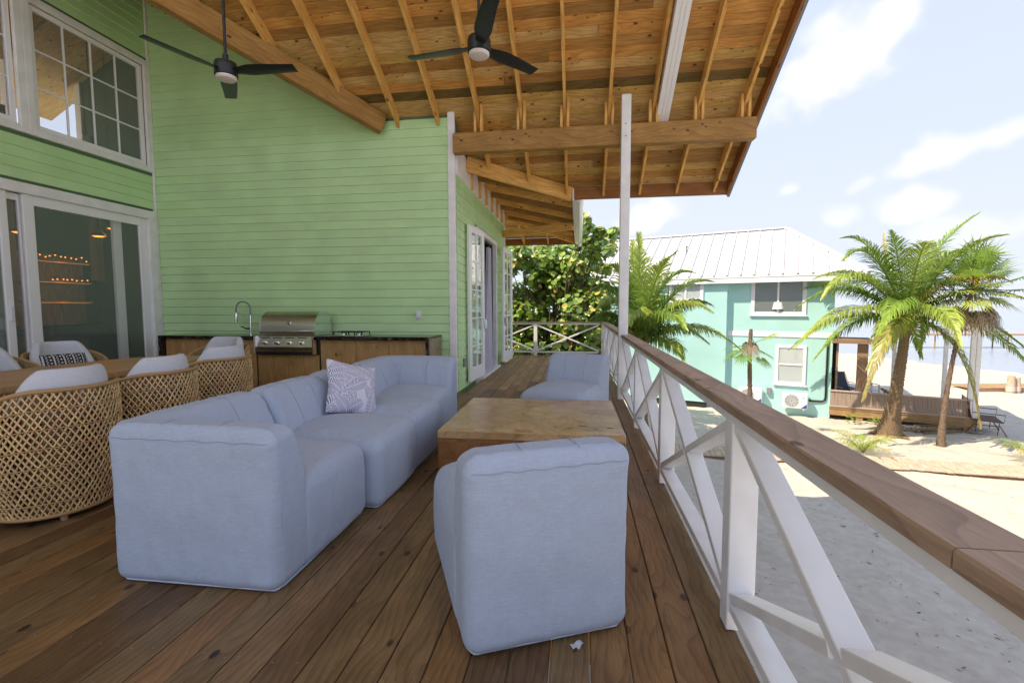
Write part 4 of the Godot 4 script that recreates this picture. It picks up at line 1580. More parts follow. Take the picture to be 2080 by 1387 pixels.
func build_seating() -> void:
	corner("corner piece of the pale blue sofa nearest the dark floor, its broad back towards us", Vector3(-2.20, 0, -2.325), 0.92, 1.0, 300)
	armless("armless pale blue sofa piece next to the corner piece nearest us", Vector3(-2.19, 0, -3.145), 0.0, 0.715, 310, "sofa_seat", "sofa", "pale blue modular sofa pieces")
	armless("armless pale blue sofa piece that the leaf print pillow leans on", Vector3(-2.205, 0, -3.862), 0.0, 0.715, 320, "sofa_seat", "sofa", "pale blue modular sofa pieces")
	corner("far corner piece of the pale blue sofa, close to the white house corner", Vector3(-2.20, 0, -4.65), 0.86, -1.0, 330)
	armless("pale blue armless chair in front, its square back turned to us", Vector3(-0.09, 0, -1.725), deg_to_rad(114.3), 0.685, 340, "armless_chair", "chair", "pale blue armless chairs at the coffee table")
	armless("pale blue armless chair beyond the coffee table, beside the white railing post", Vector3(0.035, 0, -5.50), deg_to_rad(-109.9), 0.70, 350, "armless_chair", "chair", "pale blue armless chairs at the coffee table")
	var label := Mesher.new()
	label.grid(10, 4, func(u, v): return Vector3(0.01 + 0.05 * u, 0.004 + 0.009 * sin(u * 9.0) * v, 0.032 * v + 0.006 * sin(u * 6.0)))
	tag(part("cloth_scrap", label, mats["cushion"], self, Transform3D(Basis(Vector3.UP, 0.5), Vector3(-0.035, 0.003, -1.735))), "crumpled end of pale cloth sticking out under the front chair", "cloth")

	# throw pillow
	var m := Mesher.new()
	for sd in [1.0, -1.0]:
		m.grid(24, 24, func(u, v):
			var x: float = u * 2.0 - 1.0
			var y: float = v * 2.0 - 1.0
			var e: float = (1.0 - x * x) * (1.0 - y * y)
			var pull: float = 1.0 - 0.10 * (1.0 - absf(x * y))
			var pz: float = 0.085 * pow(maxf(e, 0.0), 0.42) + 0.006 * sin(x * 9.0 + y * 5.0) * sqrt(maxf(e, 0.0))
			return Vector3(x * 0.22 * lerpf(pull, 1.0, x * x * y * y), y * 0.22 * lerpf(pull, 1.0, x * x * y * y), sd * pz), sd < 0, Vector2.ONE)
	var b := Basis(Vector3.UP, deg_to_rad(62.0)) * Basis(Vector3.RIGHT, deg_to_rad(-24.0)) * Basis(Vector3.BACK, deg_to_rad(-17.0))
	tag(part("throw_pillow", m, mats["print"], self, Transform3D(b, Vector3(-1.80, 0.655, -3.52))), "square pillow with violet grey leaf print leaning on the blue sofa", "pillow")


func build_coffee_table() -> void:
	var t := thing("coffee_table", "large square block coffee table of pale patchwork wood", "table", Vector3(-0.346, 0, -3.84))
	var w := 1.325
	var d := 1.24
	var h := 0.425
	var b := Basis(Vector3.UP, 0.015)
	part("tabletop", one_box(Vector3(0, h - 0.03, 0), Vector3(w, 0.06, d), 0.006, b, Vector2(0.4, 0.9)), mats["slab"], t)
	for s in [-1.0, 1.0]:
		part("side_panel", one_box(b * Vector3(0, (h - 0.06) * 0.5, s * (d * 0.5 - 0.04)), Vector3(w - 0.004, h - 0.062, 0.078), 0.005, b, Vector2(0.66, 0.25 + s * 0.2)), mats["slab_side"], t)
		part("side_panel", one_box(b * Vector3(s * (w * 0.5 - 0.04), (h - 0.06) * 0.5, 0), Vector3(0.078, h - 0.062, d - 0.16), 0.005, b, Vector2(0.2 + s * 0.3, 0.6)), mats["slab_side"], t)
	rng.seed = 71
	for i in 16:
		var m := Mesher.new()
		var x := rng.randf_range(-0.55, 0.6)
		var z := rng.randf_range(-0.5, 0.57)
		if i < 5:
			x = 0.18 + i * 0.1
			z = 0.42 + 0.05 * sin(i * 2.4)
		var l := rng.randf_range(0.008, 0.022) if i >= 5 else rng.randf_range(0.018, 0.035)
		var a := rng.randf() * TAU if i >= 5 else rng.randf_range(-0.4, 0.4)
		var q := []
		for k in 7:
			var e := TAU * k / 7.0
			q.append(Vector3(x, h + 0.0008, z) + Basis(Vector3.UP, a) * Vector3(cos(e) * l, 0, sin(e) * l * rng.randf_range(0.2, 0.5)))
		m.face(q, Vector3.UP)
		part("crack", m, mats["dark"], t)


# ---------------------------------------------------------------- dining

func barrel_r(y: float) -> float:
	return 0.295 + 0.05 * sin(clampf((y - 0.05) / 0.80, 0, 1) * PI * 0.72) - 0.0


func rim_y(a: float) -> float:
	# a = 0 is the front (+x)
	return lerpf(0.68, 0.815, smoothstep(0.25, 0.75, absf(wrapf(a, -PI, PI)) / PI))


func dining_chair(label: String, at: Vector3, turn: float) -> Node3D:
	var t := thing("rattan_chair", label, "chair", at, turn, "round woven rattan dining chairs with white cushions")
	rng.seed = 501
	var m := Mesher.new()
	var n := 62
	var steps := 15
	for layer in 2:
		for dir in [-1.0, 1.0]:
			for i in n:
				var a0: float = TAU * (i + (0.5 if layer else 0.0)) / n + rng.randf_range(-0.012, 0.012)
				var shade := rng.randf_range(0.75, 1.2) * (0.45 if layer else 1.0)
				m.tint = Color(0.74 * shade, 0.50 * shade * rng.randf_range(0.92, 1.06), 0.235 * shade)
				var pts := []
				for k in steps + 1:
					var u := float(k) / steps
					var a: float = a0 + dir * u * 1.35
					var y: float = lerpf(0.055, rim_y(a) - 0.005, u)
					var r: float = barrel_r(y) - layer * 0.024 + dir * 0.0035 * sin(u * 40.0 + i)
					pts.append(Vector3(cos(a) * r, y, sin(a) * r))
				m.tube(pts, 0.0058, 4)
	for k in 6:
		m.tint = Color(0.55, 0.33, 0.14)
		var pts := []
		for i in 36:
			var a := TAU * i / 36.0
			var y := 0.055 + (rim_y(a) - 0.06) * (k + 0.7) / 6.6
			var r := barrel_r(y) + 0.009
			pts.append(Vector3(cos(a) * r, y, sin(a) * r))
		m.tube(pts, 0.0035, 4, true)
	stuff(part("woven_shell", m, mats["rattan"], t))
	m = Mesher.new()
	var pts := []
	var low := []
	for i in 48:
		var a := TAU * i / 48.0
		var r := barrel_r(rim_y(a))
		pts.append(Vector3(cos(a) * r, rim_y(a), sin(a) * r))
		low.append(Vector3(cos(a) * barrel_r(0.05), 0.05, sin(a) * barrel_r(0.05)))
	m.tube(pts, 0.015, 8, true)
	part("rim", m, mats["rattan_plain"], t)
	m = Mesher.new()
	m.tube(low, 0.013, 8, true)
	part("base_ring", m, mats["rattan_plain"], t)
	m = Mesher.new()
	m.lathe([Vector2(0.0, 0.40), Vector2(0.27, 0.40), Vector2(0.28, 0.35), Vector2(0.27, 0.06), Vector2(0, 0.06)])
	m.lathe([Vector2(barrel_r(0.06) - 0.035, 0.06), Vector2(barrel_r(0.25) - 0.035, 0.25), Vector2(barrel_r(0.45) - 0.035, 0.45), Vector2(barrel_r(0.67) - 0.035, 0.665)], Transform3D.IDENTITY, 36)
	part("inner_drum", m, mats["rattan_lining"], t)
	m = Mesher.new()
	m.lathe([Vector2(0.27, 0.40), Vector2(0.285, 0.43), Vector2(0.27, 0.475), Vector2(0.2, 0.485), Vector2(0.0, 0.49)])
	part("seat_cushion", m, mats["cushion"], t)
	# curved pad along the back
	m = Mesher.new()
	m.grid(36, 20, func(u, v):
		var a: float = PI + (u - 0.5) * 2.0 * deg_to_rad(98.0)
		var k: float = absf(u - 0.5) * 2.0
		var top: float = lerpf(0.935, 0.70, smoothstep(0.45, 1.0, k))
		var endk: float = pow(clampf(1.0 - pow(k, 10.0), 0.0, 1.0), 0.5)
		var q: float = v * TAU
		var mid: float = (top + 0.46) * 0.5
		var hh: float = (top - 0.46) * 0.5
		var cy: float = signf(sin(q)) * pow(absf(sin(q)), 0.45)
		var cx: float = signf(cos(q)) * pow(absf(cos(q)), 0.6)
		var r: float = 0.236 + cx * 0.045 * endk + 0.012 * sin(clampf((cy + 1.0) * 0.5, 0, 1) * PI)
		return Vector3(cos(a) * r, mid + cy * hh * endk, sin(a) * r))
	part("back_cushion", m, mats["cushion"], t)
	for i in 4:
		var a := TAU * i / 4.0 + 0.55
		m = Mesher.new()
		m.lathe([Vector2(0.0, 0.06), Vector2(0.024, 0.06), Vector2(0.019, 0.0), Vector2(0.0, 0.0)], Transform3D(Basis.IDENTITY, Vector3(cos(a) * 0.255, 0, sin(a) * 0.255)), 12)
		part("foot", m, mats["leg_wood"], t)
	return t


func build_dining() -> void:
	var t := thing("dining_table", "long oval wooden dining table between the rattan chairs", "table", Vector3(-4.52, 0, -3.28))
	for k in 2:
		var poly := PackedVector2Array()
		for i in 72:
			var a := TAU * i / 72.0
			var cs := cos(a)
			var sn := sin(a)
			poly.append(Vector2(signf(cs) * pow(absf(cs), 0.72) * (1.60 - k * 0.012), signf(sn) * pow(absf(sn), 0.55) * (0.545 - k * 0.012)))
		var m := Mesher.new()
		m.prism(poly, Transform3D(Basis(Vector3(0, 0, 1), Vector3(1, 0, 0), Vector3(0, 1, 0)), Vector3(0, 0.712 if k == 0 else 0.70, 0)), 0.038 if k == 0 else 0.0125)
		part("tabletop" if k == 0 else "underframe", m, mats["tabletop"], t)
	for s in [-1.0, 1.0]:
		var m := Mesher.new()
		m.lathe([Vector2(0.0, 0.70), Vector2(0.16, 0.70), Vector2(0.12, 0.4), Vector2(0.15, 0.06), Vector2(0.26, 0.04), Vector2(0.26, 0.0), Vector2(0, 0)])
		part("pedestal", m, mats["leg_wood"], t, Transform3D(Basis.IDENTITY, Vector3(0, 0, s * 0.9)))
	var c := dining_chair("rattan dining chair nearest us, its woven back beside the sofa corner", Vector3(-3.36, 0, -2.54), PI)
	copy_of(c, "middle of three rattan chairs along the near side of the dining table", Vector3(-3.38, 0, -3.23), PI + 0.06)
	copy_of(c, "rattan chair at the barbecue end of the table's near side", Vector3(-3.60, 0, -4.17), PI - 0.1)
	copy_of(c, "rattan chair across the table, cut by the left edge of the view", Vector3(-5.55, 0, -3.72), 0.05)
	copy_of(c, "rattan chair across the table with a black and white striped pillow", Vector3(-5.60, 0, -4.42), -0.25)
	copy_of(c, "rattan chair at the head of the dining table, nearest the counter", Vector3(-4.50, 0, -5.32), -PI / 2)
	var m := Mesher.new()
	for sd in [1.0, -1.0]:
		m.grid(14, 14, func(u, v):
			var x: float = u * 2.0 - 1.0
			var y: float = v * 2.0 - 1.0
			return Vector3(x * 0.2, y * 0.15, sd * 0.06 * pow(maxf((1.0 - x * x) * (1.0 - y * y), 0.0), 0.45)), sd < 0)
	tag(part("lumbar_pillow", m, mats["stripes"], self, Transform3D(Basis(Vector3.UP, PI / 2 - 0.25) * Basis(Vector3.RIGHT, -0.25), Vector3(-5.62, 0.655, -4.42))), "black and white striped pillow in the rattan chair across the table", "pillow")


# ---------------------------------------------------------------- outdoor kitchen

func build_kitchen() -> void:
	var t := thing("kitchen_counter", "wood fronted outdoor counter with dark granite top against the green wall", "counter", Vector3(-4.2, 0, -6.65))
	var inv := world_of(t).affine_inverse()
	var gr: Material = mats["granite"]
	var x0 := -6.36
	var x1 := -2.08
	for b in [[x0, -4.78], [-3.76, x1]]:
		part("granite_top", one_box(Vector3((b[0] + b[1]) * 0.5, 0.868, -6.645), Vector3(b[1] - b[0], 0.045, 0.64), 0.004, Basis.IDENTITY, Vector2(b[0], 0)), gr, t, inv)
	part("granite_top", one_box(Vector3(-4.27, 0.868, -6.91), Vector3(1.02, 0.043, 0.11), 0.003), gr, t, inv)
	part("granite_leg", one_box(Vector3(x0 + 0.0225, 0.4225, -6.645), Vector3(0.045, 0.845, 0.64), 0.004), gr, t, inv)
	part("granite_leg", one_box(Vector3(x1 - 0.0225, 0.4225, -6.645), Vector3(0.043, 0.845, 0.64), 0.004), gr, t, inv)
	part("granite_face", one_box(Vector3(x1 + 0.004, 0.43, -6.645), Vector3(0.008, 0.86, 0.58), 0.002), mats["granite_end"], t, inv)
	part("carcass", one_box(Vector3(-4.22, 0.42, -6.70), Vector3(4.15, 0.82, 0.50), 0.0), mats["room_dark"], t, inv)
	# board fronts
	rng.seed = 61
	for b in [[-6.31, -5.755], [-5.75, -5.28], [-5.275, -4.79], [-3.75, -3.205], [-3.20, -2.70], [-2.695, -2.13]]:
		var m := Mesher.new()
		var bs := Basis(Vector3(0, 1, 0), Vector3(-1, 0, 0), Vector3(0, 0, 1))
		m.box(Vector3((b[0] + b[1]) * 0.5, 0.445, -6.425), Vector3(0.78, b[1] - b[0], 0.022), bs, 0.003, Vector2(rng.randf() * 2.0, 0.3))
		part("front_board", m, mats["panel"], t, inv)
	for i in 4:
		var m := Mesher.new()
		m.box(Vector3(-4.64 + i * 0.247, 0.325, -6.42), Vector3(0.57, 0.243, 0.022), Basis(Vector3(0, 1, 0), Vector3(-1, 0, 0), Vector3(0, 0, 1)), 0.003, Vector2(i * 0.6, 0.1 * i))
		part("door", m, mats["panel"], t, inv)
	part("plinth", one_box(Vector3(-4.22, 0.025, -6.46), Vector3(4.2, 0.05, 0.04), 0.0), mats["room_dark"], t, inv)

	# built-in barbecue
	var g := thing("barbecue_grill", "stainless steel built-in gas barbecue with closed hood and four knobs", "barbecue", Vector3(-4.27, 0.62, -6.6))
	inv = world_of(g).affine_inverse()
	var st: Material = mats["steel"]
	var m := Mesher.new()
	# hood section in (z, y), drawn out along x
	var sec := PackedVector2Array([Vector2(-6.40, 0.895), Vector2(-6.395, 0.955)])
	for i in 13:
		var a := deg_to_rad(i * 7.5)
		sec.append(Vector2(-6.62 + 0.22 * cos(a), 0.965 + 0.285 * sin(a)))
	sec.append_array([Vector2(-6.78, 1.245), Vector2(-6.82, 1.225), Vector2(-6.845, 1.10), Vector2(-6.865, 1.08), Vector2(-6.87, 0.895)])
	m.prism(sec, Transform3D(Basis(Vector3(0, 0, 1), Vector3.UP, Vector3(1, 0, 0)), Vector3(-4.70, 0, 0)), 0.86)
	part("hood", m, st, g, inv)
	m = Mesher.new()
	for s in [-4.715, -3.84]:
		m.prism(sec, Transform3D(Basis(Vector3(0, 0, 1), Vector3(0, 1, 0), Vector3(1, 0, 0)), Vector3(s, 0.001, 0.003)), 0.015)
	part("hood_rim", m, mats["chrome"], g, inv)
	m = Mesher.new()
	m.tube([Vector3(-4.63, 0.965, -6.395), Vector3(-4.63, 0.968, -6.345), Vector3(-4.45, 0.962, -6.335), Vector3(-4.26, 0.958, -6.332), Vector3(-4.07, 0.962, -6.335), Vector3(-3.89, 0.968, -6.345), Vector3(-3.89, 0.965, -6.395)], 0.011, 8)
	part("handle", m, mats["chrome"], g, inv)
	m = Mesher.new()
	m.lathe([Vector2(0.0, 0.02), Vector2(0.026, 0.02), Vector2(0.036, 0.012), Vector2(0.038, 0.0)], Transform3D(Basis(Vector3.RIGHT, PI / 2 - 0.45), Vector3(-4.24, 1.085, -6.43)), 20)
	part("gauge", m, mats["chrome"], g, inv)
	part("body", one_box(Vector3(-4.27, 0.76, -6.60), Vector3(0.93, 0.262, 0.46), 0.004), st, g, inv)
	m = Mesher.new()
	m.prism(PackedVector2Array([Vector2(-6.37, 0.885), Vector2(-6.345, 0.885), Vector2(-6.30, 0.735), Vector2(-6.31, 0.69), Vector2(-6.37, 0.69)]), Transform3D(Basis(Vector3(0, 0, 1), Vector3.UP, Vector3(1, 0, 0)), Vector3(-4.735, 0, 0)), 0.945)
	part("control_panel", m, st, g, inv)
	part("drip_tray", one_box(Vector3(-4.26, 0.655, -6.345), Vector3(0.94, 0.055, 0.06), 0.006), mats["iron"], g, inv)
	part("tray_handle", one_box(Vector3(-4.26, 0.676, -6.312), Vector3(0.90, 0.010, 0.012), 0.003), mats["chrome"], g, inv)
	for s in [-4.72, -3.80]:
		part("end_trim", one_box(Vector3(s, 0.76, -6.335), Vector3(0.03, 0.26, 0.10), 0.004), mats["chrome"], g, inv)
	for i in 4:
		m = Mesher.new()
		m.lathe([Vector2(0.0, 0.05), Vector2(0.018, 0.05), Vector2(0.024, 0.044), Vector2(0.026, 0.012), Vector2(0.036, 0.008), Vector2(0.037, 0.0)], Transform3D(Basis(Vector3.RIGHT, PI / 2 - 0.28), Vector3(-4.575 + i * 0.195, 0.80, -6.322)), 18)
		part("knob", m, mats["chrome"], g, inv)
		part("slot", one_box(Vector3(-4.575 + i * 0.195, 0.868, -6.338), Vector3(0.15, 0.012, 0.01)), mats["iron"], g, inv)

	# side burner
	var b := thing("side_burner", "black two ring gas burner set in the counter right of the barbecue", "burner", Vector3(-3.33, 0.89, -6.55))
	part("tray", one_box(Vector3(0, 0.008, 0), Vector3(0.50, 0.016, 0.34), 0.004), mats["chrome"], b)
	for s in [-1.0, 1.0]:
		m = Mesher.new()
		m.lathe([Vector2(0.0, 0.04), Vector2(0.035, 0.04), Vector2(0.045, 0.03), Vector2(0.05, 0.016)], Transform3D(Basis.IDENTITY, Vector3(s * 0.12, 0, 0)), 16)
		part("burner_ring", m, mats["chrome"], b)
		m = Mesher.new()
		for q in [-0.09, 0.0, 0.09]:
			m.box(Vector3(s * 0.12 + q, 0.06, 0), Vector3(0.012, 0.012, 0.28))
			m.box(Vector3(s * 0.12, 0.0605, q * 1.4), Vector3(0.2, 0.012, 0.012))
		for q in [-0.1, 0.1]:
			for z in [-0.13, 0.13]:
				m.box(Vector3(s * 0.12 + q, 0.03, z), Vector3(0.012, 0.06, 0.012))
		part("grate", m, mats["iron"], b)
	# tap
	var f := thing("kitchen_tap", "tall chrome spring tap with arched hose over the granite counter", "tap", Vector3(-5.12, 0.89, -6.76))
	m = Mesher.new()
	m.lathe([Vector2(0.03, 0.0), Vector2(0.03, 0.015), Vector2(0.018, 0.02), Vector2(0.018, 0.30), Vector2(0.0, 0.30)], Transform3D.IDENTITY, 14)
	part("body", m, mats["chrome"], f)
	m = Mesher.new()
	var pts := [Vector3(0, 0.28, 0)]
	for i in 15:
		var a := deg_to_rad(i * 12.8)
		pts.append(Vector3(-0.115 + 0.115 * cos(a), 0.40 + 0.115 * sin(a), 0.02 * sin(a * 0.5)))
	pts.append(Vector3(-0.232, 0.33, 0.02))
	m.tube(pts, 0.0125, 10)
	part("hose", m, mats["grey_box"], f)
	m = Mesher.new()
	m.lathe([Vector2(0.0, -0.16), Vector2(0.02, -0.16), Vector2(0.023, -0.06), Vector2(0.018, 0.0), Vector2(0.0, 0.0)], Transform3D(Basis.IDENTITY, Vector3(-0.232, 0.335, 0.02)), 14)
	part("spray_head", m, mats["chrome"], f)
	m = Mesher.new()
	m.tube([Vector3(0, 0.25, 0), Vector3(-0.08, 0.27, 0.01), Vector3(-0.15, 0.325, 0.02), Vector3(-0.215, 0.335, 0.02)], 0.006, 6)
	part("support_arm", m, mats["chrome"], f)
	m = Mesher.new()
	m.tube([Vector3(-0.01, 0.09, 0), Vector3(-0.06, 0.09, 0.03), Vector3(-0.13, 0.13, 0.06)], [0.016, 0.012, 0.006], 8)
	part("lever", m, mats["iron"], f)
	var o := thing("wall_outlet", "small white outlet cover on the green wall right of the counter", "outlet", Vector3(-2.446, 1.19, ZB + 0.008))
	part("cover", one_box(Vector3.ZERO, Vector3(0.075, 0.12, 0.03), 0.006), mats["plastic"], o)
	part("flap", one_box(Vector3(0, 0, 0.018), Vector3(0.055, 0.09, 0.008), 0.003), mats["plastic"], o)


# ---------------------------------------------------------------- the beach

func shore(x: float, z: float) -> float:
	return (x - 21.8) * 0.961 - (z + 38.1) * 0.276


func ground_y(x: float, z: float, f: FastNoiseLite) -> float:
	var s := shore(x, z)
	var y := GY - 2.2 * smoothstep(-5.0, 40.0, s)
	y += f.get_noise_2d(x, z) * 0.055 * smoothstep(2.0, 6.0, absf(x) + absf(z) * 0.3)
	return y


func build_ground() -> void:
	var f := noise(11, 0.9, 3)
	var m := Mesher.new()
	var gx := func(u): return 4.0 + 10.0 * sinh((u - 0.5) * 5.6)
	var gz := func(v): return -13.0 + 10.0 * sinh((v - 0.5) * 6.0)
	m.grid(170, 170, func(u, v):
		var x: float = gx.call(u)
		var z: float = gz.call(v)
		return Vector3(x, ground_y(x, z, f), z))
	struct("ground", m, mats["sand"])
	m = Mesher.new()
	m.grid(40, 40, func(u, v): return Vector3(6000.0 * pow(u * 2.0 - 1.0, 3.0), GY - 0.28, 6000.0 * pow(v * 2.0 - 1.0, 3.0)))
	struct("sea", m, mats["sea"])

	# boardwalk of crosswise planks
	var walk := Node3D.new()
	walk.name = "boardwalk_path"
	add_child(walk)
	walk.set_meta("kind", "structure")
	walk.position = Vector3(2.4, GY + 0.06, -13.03)
	walk.rotation.y = atan2(-0.11, 1.0)
	rng.seed = 606
	for i in 78:
		part("plank", one_box(Vector3(i * 0.15, rng.randf_range(-0.006, 0.006), -0.45 + rng.randf_range(-0.02, 0.02)), Vector3(0.14, 0.03, 0.95), 0.004, Basis(Vector3.UP, rng.randf_range(-0.02, 0.02)), Vector2(rng.randf() * 2.0, rng.randf() * 0.4)), mats["weathered"], walk)
	for z in [-0.1, -0.8]:
		part("bearer", one_box(Vector3(5.8, -0.06, z), Vector3(11.7, 0.09, 0.07)), mats["driftwood"], walk)

	# scraps of dry weed and leaves
	var leaf := Mesher.new()
	leaf.face([Vector3(-0.05, 0, 0), Vector3(0, 0.004, 0.012), Vector3(0.05, 0.008, 0), Vector3(0, 0.003, -0.012)], Vector3.UP)
	var mm := MultiMesh.new()
	mm.transform_format = MultiMesh.TRANSFORM_3D
	mm.use_colors = true
	mm.mesh = leaf.mesh()
	mm.instance_count = 2200
	rng.seed = 607
	for i in mm.instance_count:
		var x := rng.randf_range(0.9, 16.0)
		var z := rng.randf_range(-20.0, -1.0)
		if f.get_noise_2d(x * 0.5 + 30.0, z * 0.5) < 0.0 and i % 4:
			x = 1.0 + rng.randf() * 6.0
			z = -1.5 - rng.randf() * 10.0
		var s := rng.randf_range(0.15, 0.75) * (2.0 if rng.randf() < 0.04 else 1.0)
		mm.set_instance_transform(i, Transform3D(Basis(Vector3.UP, rng.randf() * TAU).scaled(Vector3(s, s, s * rng.randf_range(0.5, 1.6))), Vector3(x, ground_y(x, z, f) + 0.006, z)))
		var k := rng.randf()
		mm.set_instance_color(i, Color(0.12, 0.10, 0.085) if k < 0.65 else (Color(0.30, 0.22, 0.13) if k < 0.9 else Color(0.20, 0.26, 0.08)))
	var o := MultiMeshInstance3D.new()
	o.name = "leaf_litter"
	o.multimesh = mm
	o.material_override = mats["litter"]
	add_child(o)
	stuff(o)

	# far pier and the near jetty with its bollards
	var pier := thing("pier", "long low brown pier far out over the pale sea", "pier", Vector3(47, GY, -60))
	var inv := world_of(pier).affine_inverse()
	part("deck", one_box(Vector3(56, GY + 1.15, -56.5), Vector3(44, 0.2, 2.0), 0.0, Basis(Vector3.UP, 0.10)), mats["bamboo_pale"], pier, inv)  # pale tone stands for haze over the sea, put into the colour
	for i in 12:
		for s in [-0.8, 0.8]:
			m = Mesher.new()
			var q := Vector3(56, 0, -56.5) + Basis(Vector3.UP, 0.10) * Vector3(-20.0 + i * 3.6, 0, s)
			m.tube([Vector3(q.x, GY - 2.0, q.z), Vector3(q.x, GY + 1.05, q.z)], 0.06, 8)
			part("pile", m, mats["driftwood"], pier, inv)
	var jet := thing("jetty", "low wooden jetty of brown planks starting on the sand at the right", "jetty", Vector3(19.0, GY, -25.6))
	inv = world_of(jet).affine_inverse()
	for i in 26:
		var b := Basis(Vector3.UP, 0.06)
		part("plank", one_box(Vector3(18.6, GY + 0.12, -25.6) + b * Vector3(i * 0.3, i * 0.004, 0), Vector3(0.285, 0.06, 1.3), 0.008, b, Vector2(i * 0.4, 0.1 * (i % 4))), mats["driftwood"], jet, inv)
	part("bearer", one_box(Vector3(22.3, GY + 0.03, -25.1), Vector3(8.0, 0.13, 0.12), 0.0, Basis(Vector3.UP, 0.06)), mats["brown_post"], jet, inv)
	for i in 2:
		var bo := thing("mooring_post", ["pale thick mooring post on the sand before the jetty, the left one of a pair", "pale thick mooring post on the sand before the jetty, the right one of a pair"][i], "post", Vector3(19.75 + i * 0.3, GY, -24.5 - i * 0.1), 0.0, "pair of mooring posts")
		m = Mesher.new()
		m.tube([Vector3(0, -0.1, 0), Vector3(0.01, 0.4, 0), Vector3(0, 0.82 - i * 0.08, 0)], [0.15, 0.145, 0.13], 12)
		part("post", m, mats["weathered"], bo)
		m = Mesher.new()
		m.tube([Vector3(0, 0.1, 0), Vector3(0, 0.32, 0)], 0.165, 12)
		part("concrete_collar", m, mats["shell"], bo)


# ---------------------------------------------------------------- the neighbour's house

func build_house() -> void:
	var h := thing("teal_house", "two storey turquoise house with white ribbed metal roof next door", "house", Vector3(8.92, GY, -18.10), deg_to_rad(-22.08))
	var teal: Material = mats["teal"]
	var trim: Material = mats["teal_trim"]
	# walls
	part("wall", one_box(Vector3(-4.6, 2.58, -3.2), Vector3(9.2, 5.16, 6.4), 0.0), teal, h)
	part("bay_wall", one_box(Vector3(-6.62, 2.69, 0.12), Vector3(6.4, 4.94, 0.26), 0.01), teal, h)
	part("crawl_space", one_box(Vector3(-6.9, 0.12, 0.05), Vector3(5.6, 0.2, 0.3), 0.0), mats["dark"], h)
	part("belt_board", one_box(Vector3(-1.70, 2.985, 0.012), Vector3(3.40, 0.19, 0.03)), trim, h)
	part("corner_trim", one_box(Vector3(0.012, 2.58, -0.05), Vector3(0.03, 5.1, 0.13)), teal, h)
	# windows
	_house_window(h, Vector2(-1.72, 4.41), Vector2(1.80, 1.44), 0.0, 2, false)
	_house_window(h, Vector2(-1.245, 1.86), Vector2(0.99, 1.48), 0.0, 1, true)
	_house_window(h, Vector2(-4.95, 4.68), Vector2(1.34, 0.96), 0.25, 2, true)
	# roof: eave, ridge and right hip, in (x, y, z)
	var e0 := Vector3(-11.0, 5.16, 0.45)
	var e1 := Vector3(0.95, 5.16, 0.45)
	var r0 := Vector3(-11.0, 7.28, -3.0)
	var r1 := Vector3(-1.55, 7.28, -3.0)
	var b1 := Vector3(0.95, 5.16, -6.9)
	var b0 := Vector3(-11.0, 5.16, -6.9)
	var m := Mesher.new()
	var dn := Vector3(0, -0.06, 0)
	for q in [[e0, e1, r1, r0], [r0, r1, b1, b0]]:
		var nor: Vector3 = (q[1] - q[0]).cross(q[3] - q[0]).normalized()
		if nor.y < 0:
			nor = -nor
		m.face(q, nor)
		m.face([q[0] + dn, q[1] + dn, q[2] + dn, q[3] + dn], -nor)
	var hn := (b1 - e1).cross(r1 - e1).normalized()
	m.face([e1, b1, r1], hn if hn.y > 0 else -hn)
	m.face([e1, e1 + dn, e0 + dn, e0], Vector3(0, 0, 1))
	m.face([e1, b1, b1 + dn, e1 + dn], Vector3(1, 0, 0))
	part("roof", m, mats["roof_white"], h)
	part("fascia", one_box(Vector3(-5.03, 5.0, 0.42), Vector3(11.9, 0.20, 0.03)), trim, h)
	part("fascia", one_box(Vector3(0.88, 5.0, -3.2), Vector3(0.03, 0.20, 7.2)), trim, h)
	part("soffit", one_box(Vector3(-5.03, 5.09, -3.2), Vector3(11.8, 0.015, 7.1), 0.0), trim, h)
	var x := -10.8
	while x < 0.9:
		var top := r0
		if x > r1.x:
			var k := (x - r1.x) / (e1.x - r1.x)
			top = r1.lerp(e1, k)
		m = Mesher.new()
		var a := Vector3(x, e0.y + 0.012, e0.z + 0.01)
		var c := Vector3(x, top.y + 0.012, top.z)
		if a.distance_to(c) > 0.25:
			m.bar(a, c, 0.07, 0.075, Vector3.UP, 0.008)
			part("roof_rib", m, mats["rib_shaded"], h)
		x += 0.46
	m = Mesher.new()
	m.bar(r0 + Vector3(0, 0.03, 0), r1 + Vector3(0, 0.03, 0), 0.26, 0.05)
	part("ridge_cap", m, mats["roof_white"], h)
	m = Mesher.new()
	m.bar(r1 + Vector3(0, 0.03, 0), e1 + Vector3(0, 0.02, 0), 0.22, 0.05)
	part("hip_cap", m, mats["roof_white"], h)
	m = Mesher.new()
	m.lathe([Vector2(0.03, 0.0), Vector2(0.03, 0.30), Vector2(0.06, 0.31), Vector2(0.06, 0.34), Vector2(0.0, 0.36)], Transform3D(Basis.IDENTITY, Vector3(-5.2, 6.25, -1.1)), 10)
	part("vent_pipe", m, mats["grey_box"], h)
	# pipes and boxes on the wall
	m = Mesher.new()
	m.tube([Vector3(-0.12, 2.9, 0.03), Vector3(-0.12, 0.75, 0.03), Vector3(-0.14, 0.66, 0.03), Vector3(-0.22, 0.60, 0.03), Vector3(-0.62, 0.60, 0.06)], 0.035, 8)
	part("pipe", m, mats["iron"], h)
	part("meter_box", one_box(Vector3(-1.91, 0.85, 0.06), Vector3(0.15, 0.24, 0.12), 0.01), mats["grey_box"], h)
	_air_unit(Vector3(-1.065, 0.60, 0.0), h.transform, "white air conditioning unit with blue corner on the turquoise wall under the window")
	_air_unit(Vector3(-2.52, 0.68, 0.0), h.transform, "white air conditioning unit half hidden behind the small dying palm")
	var lampshade := Mesher.new()
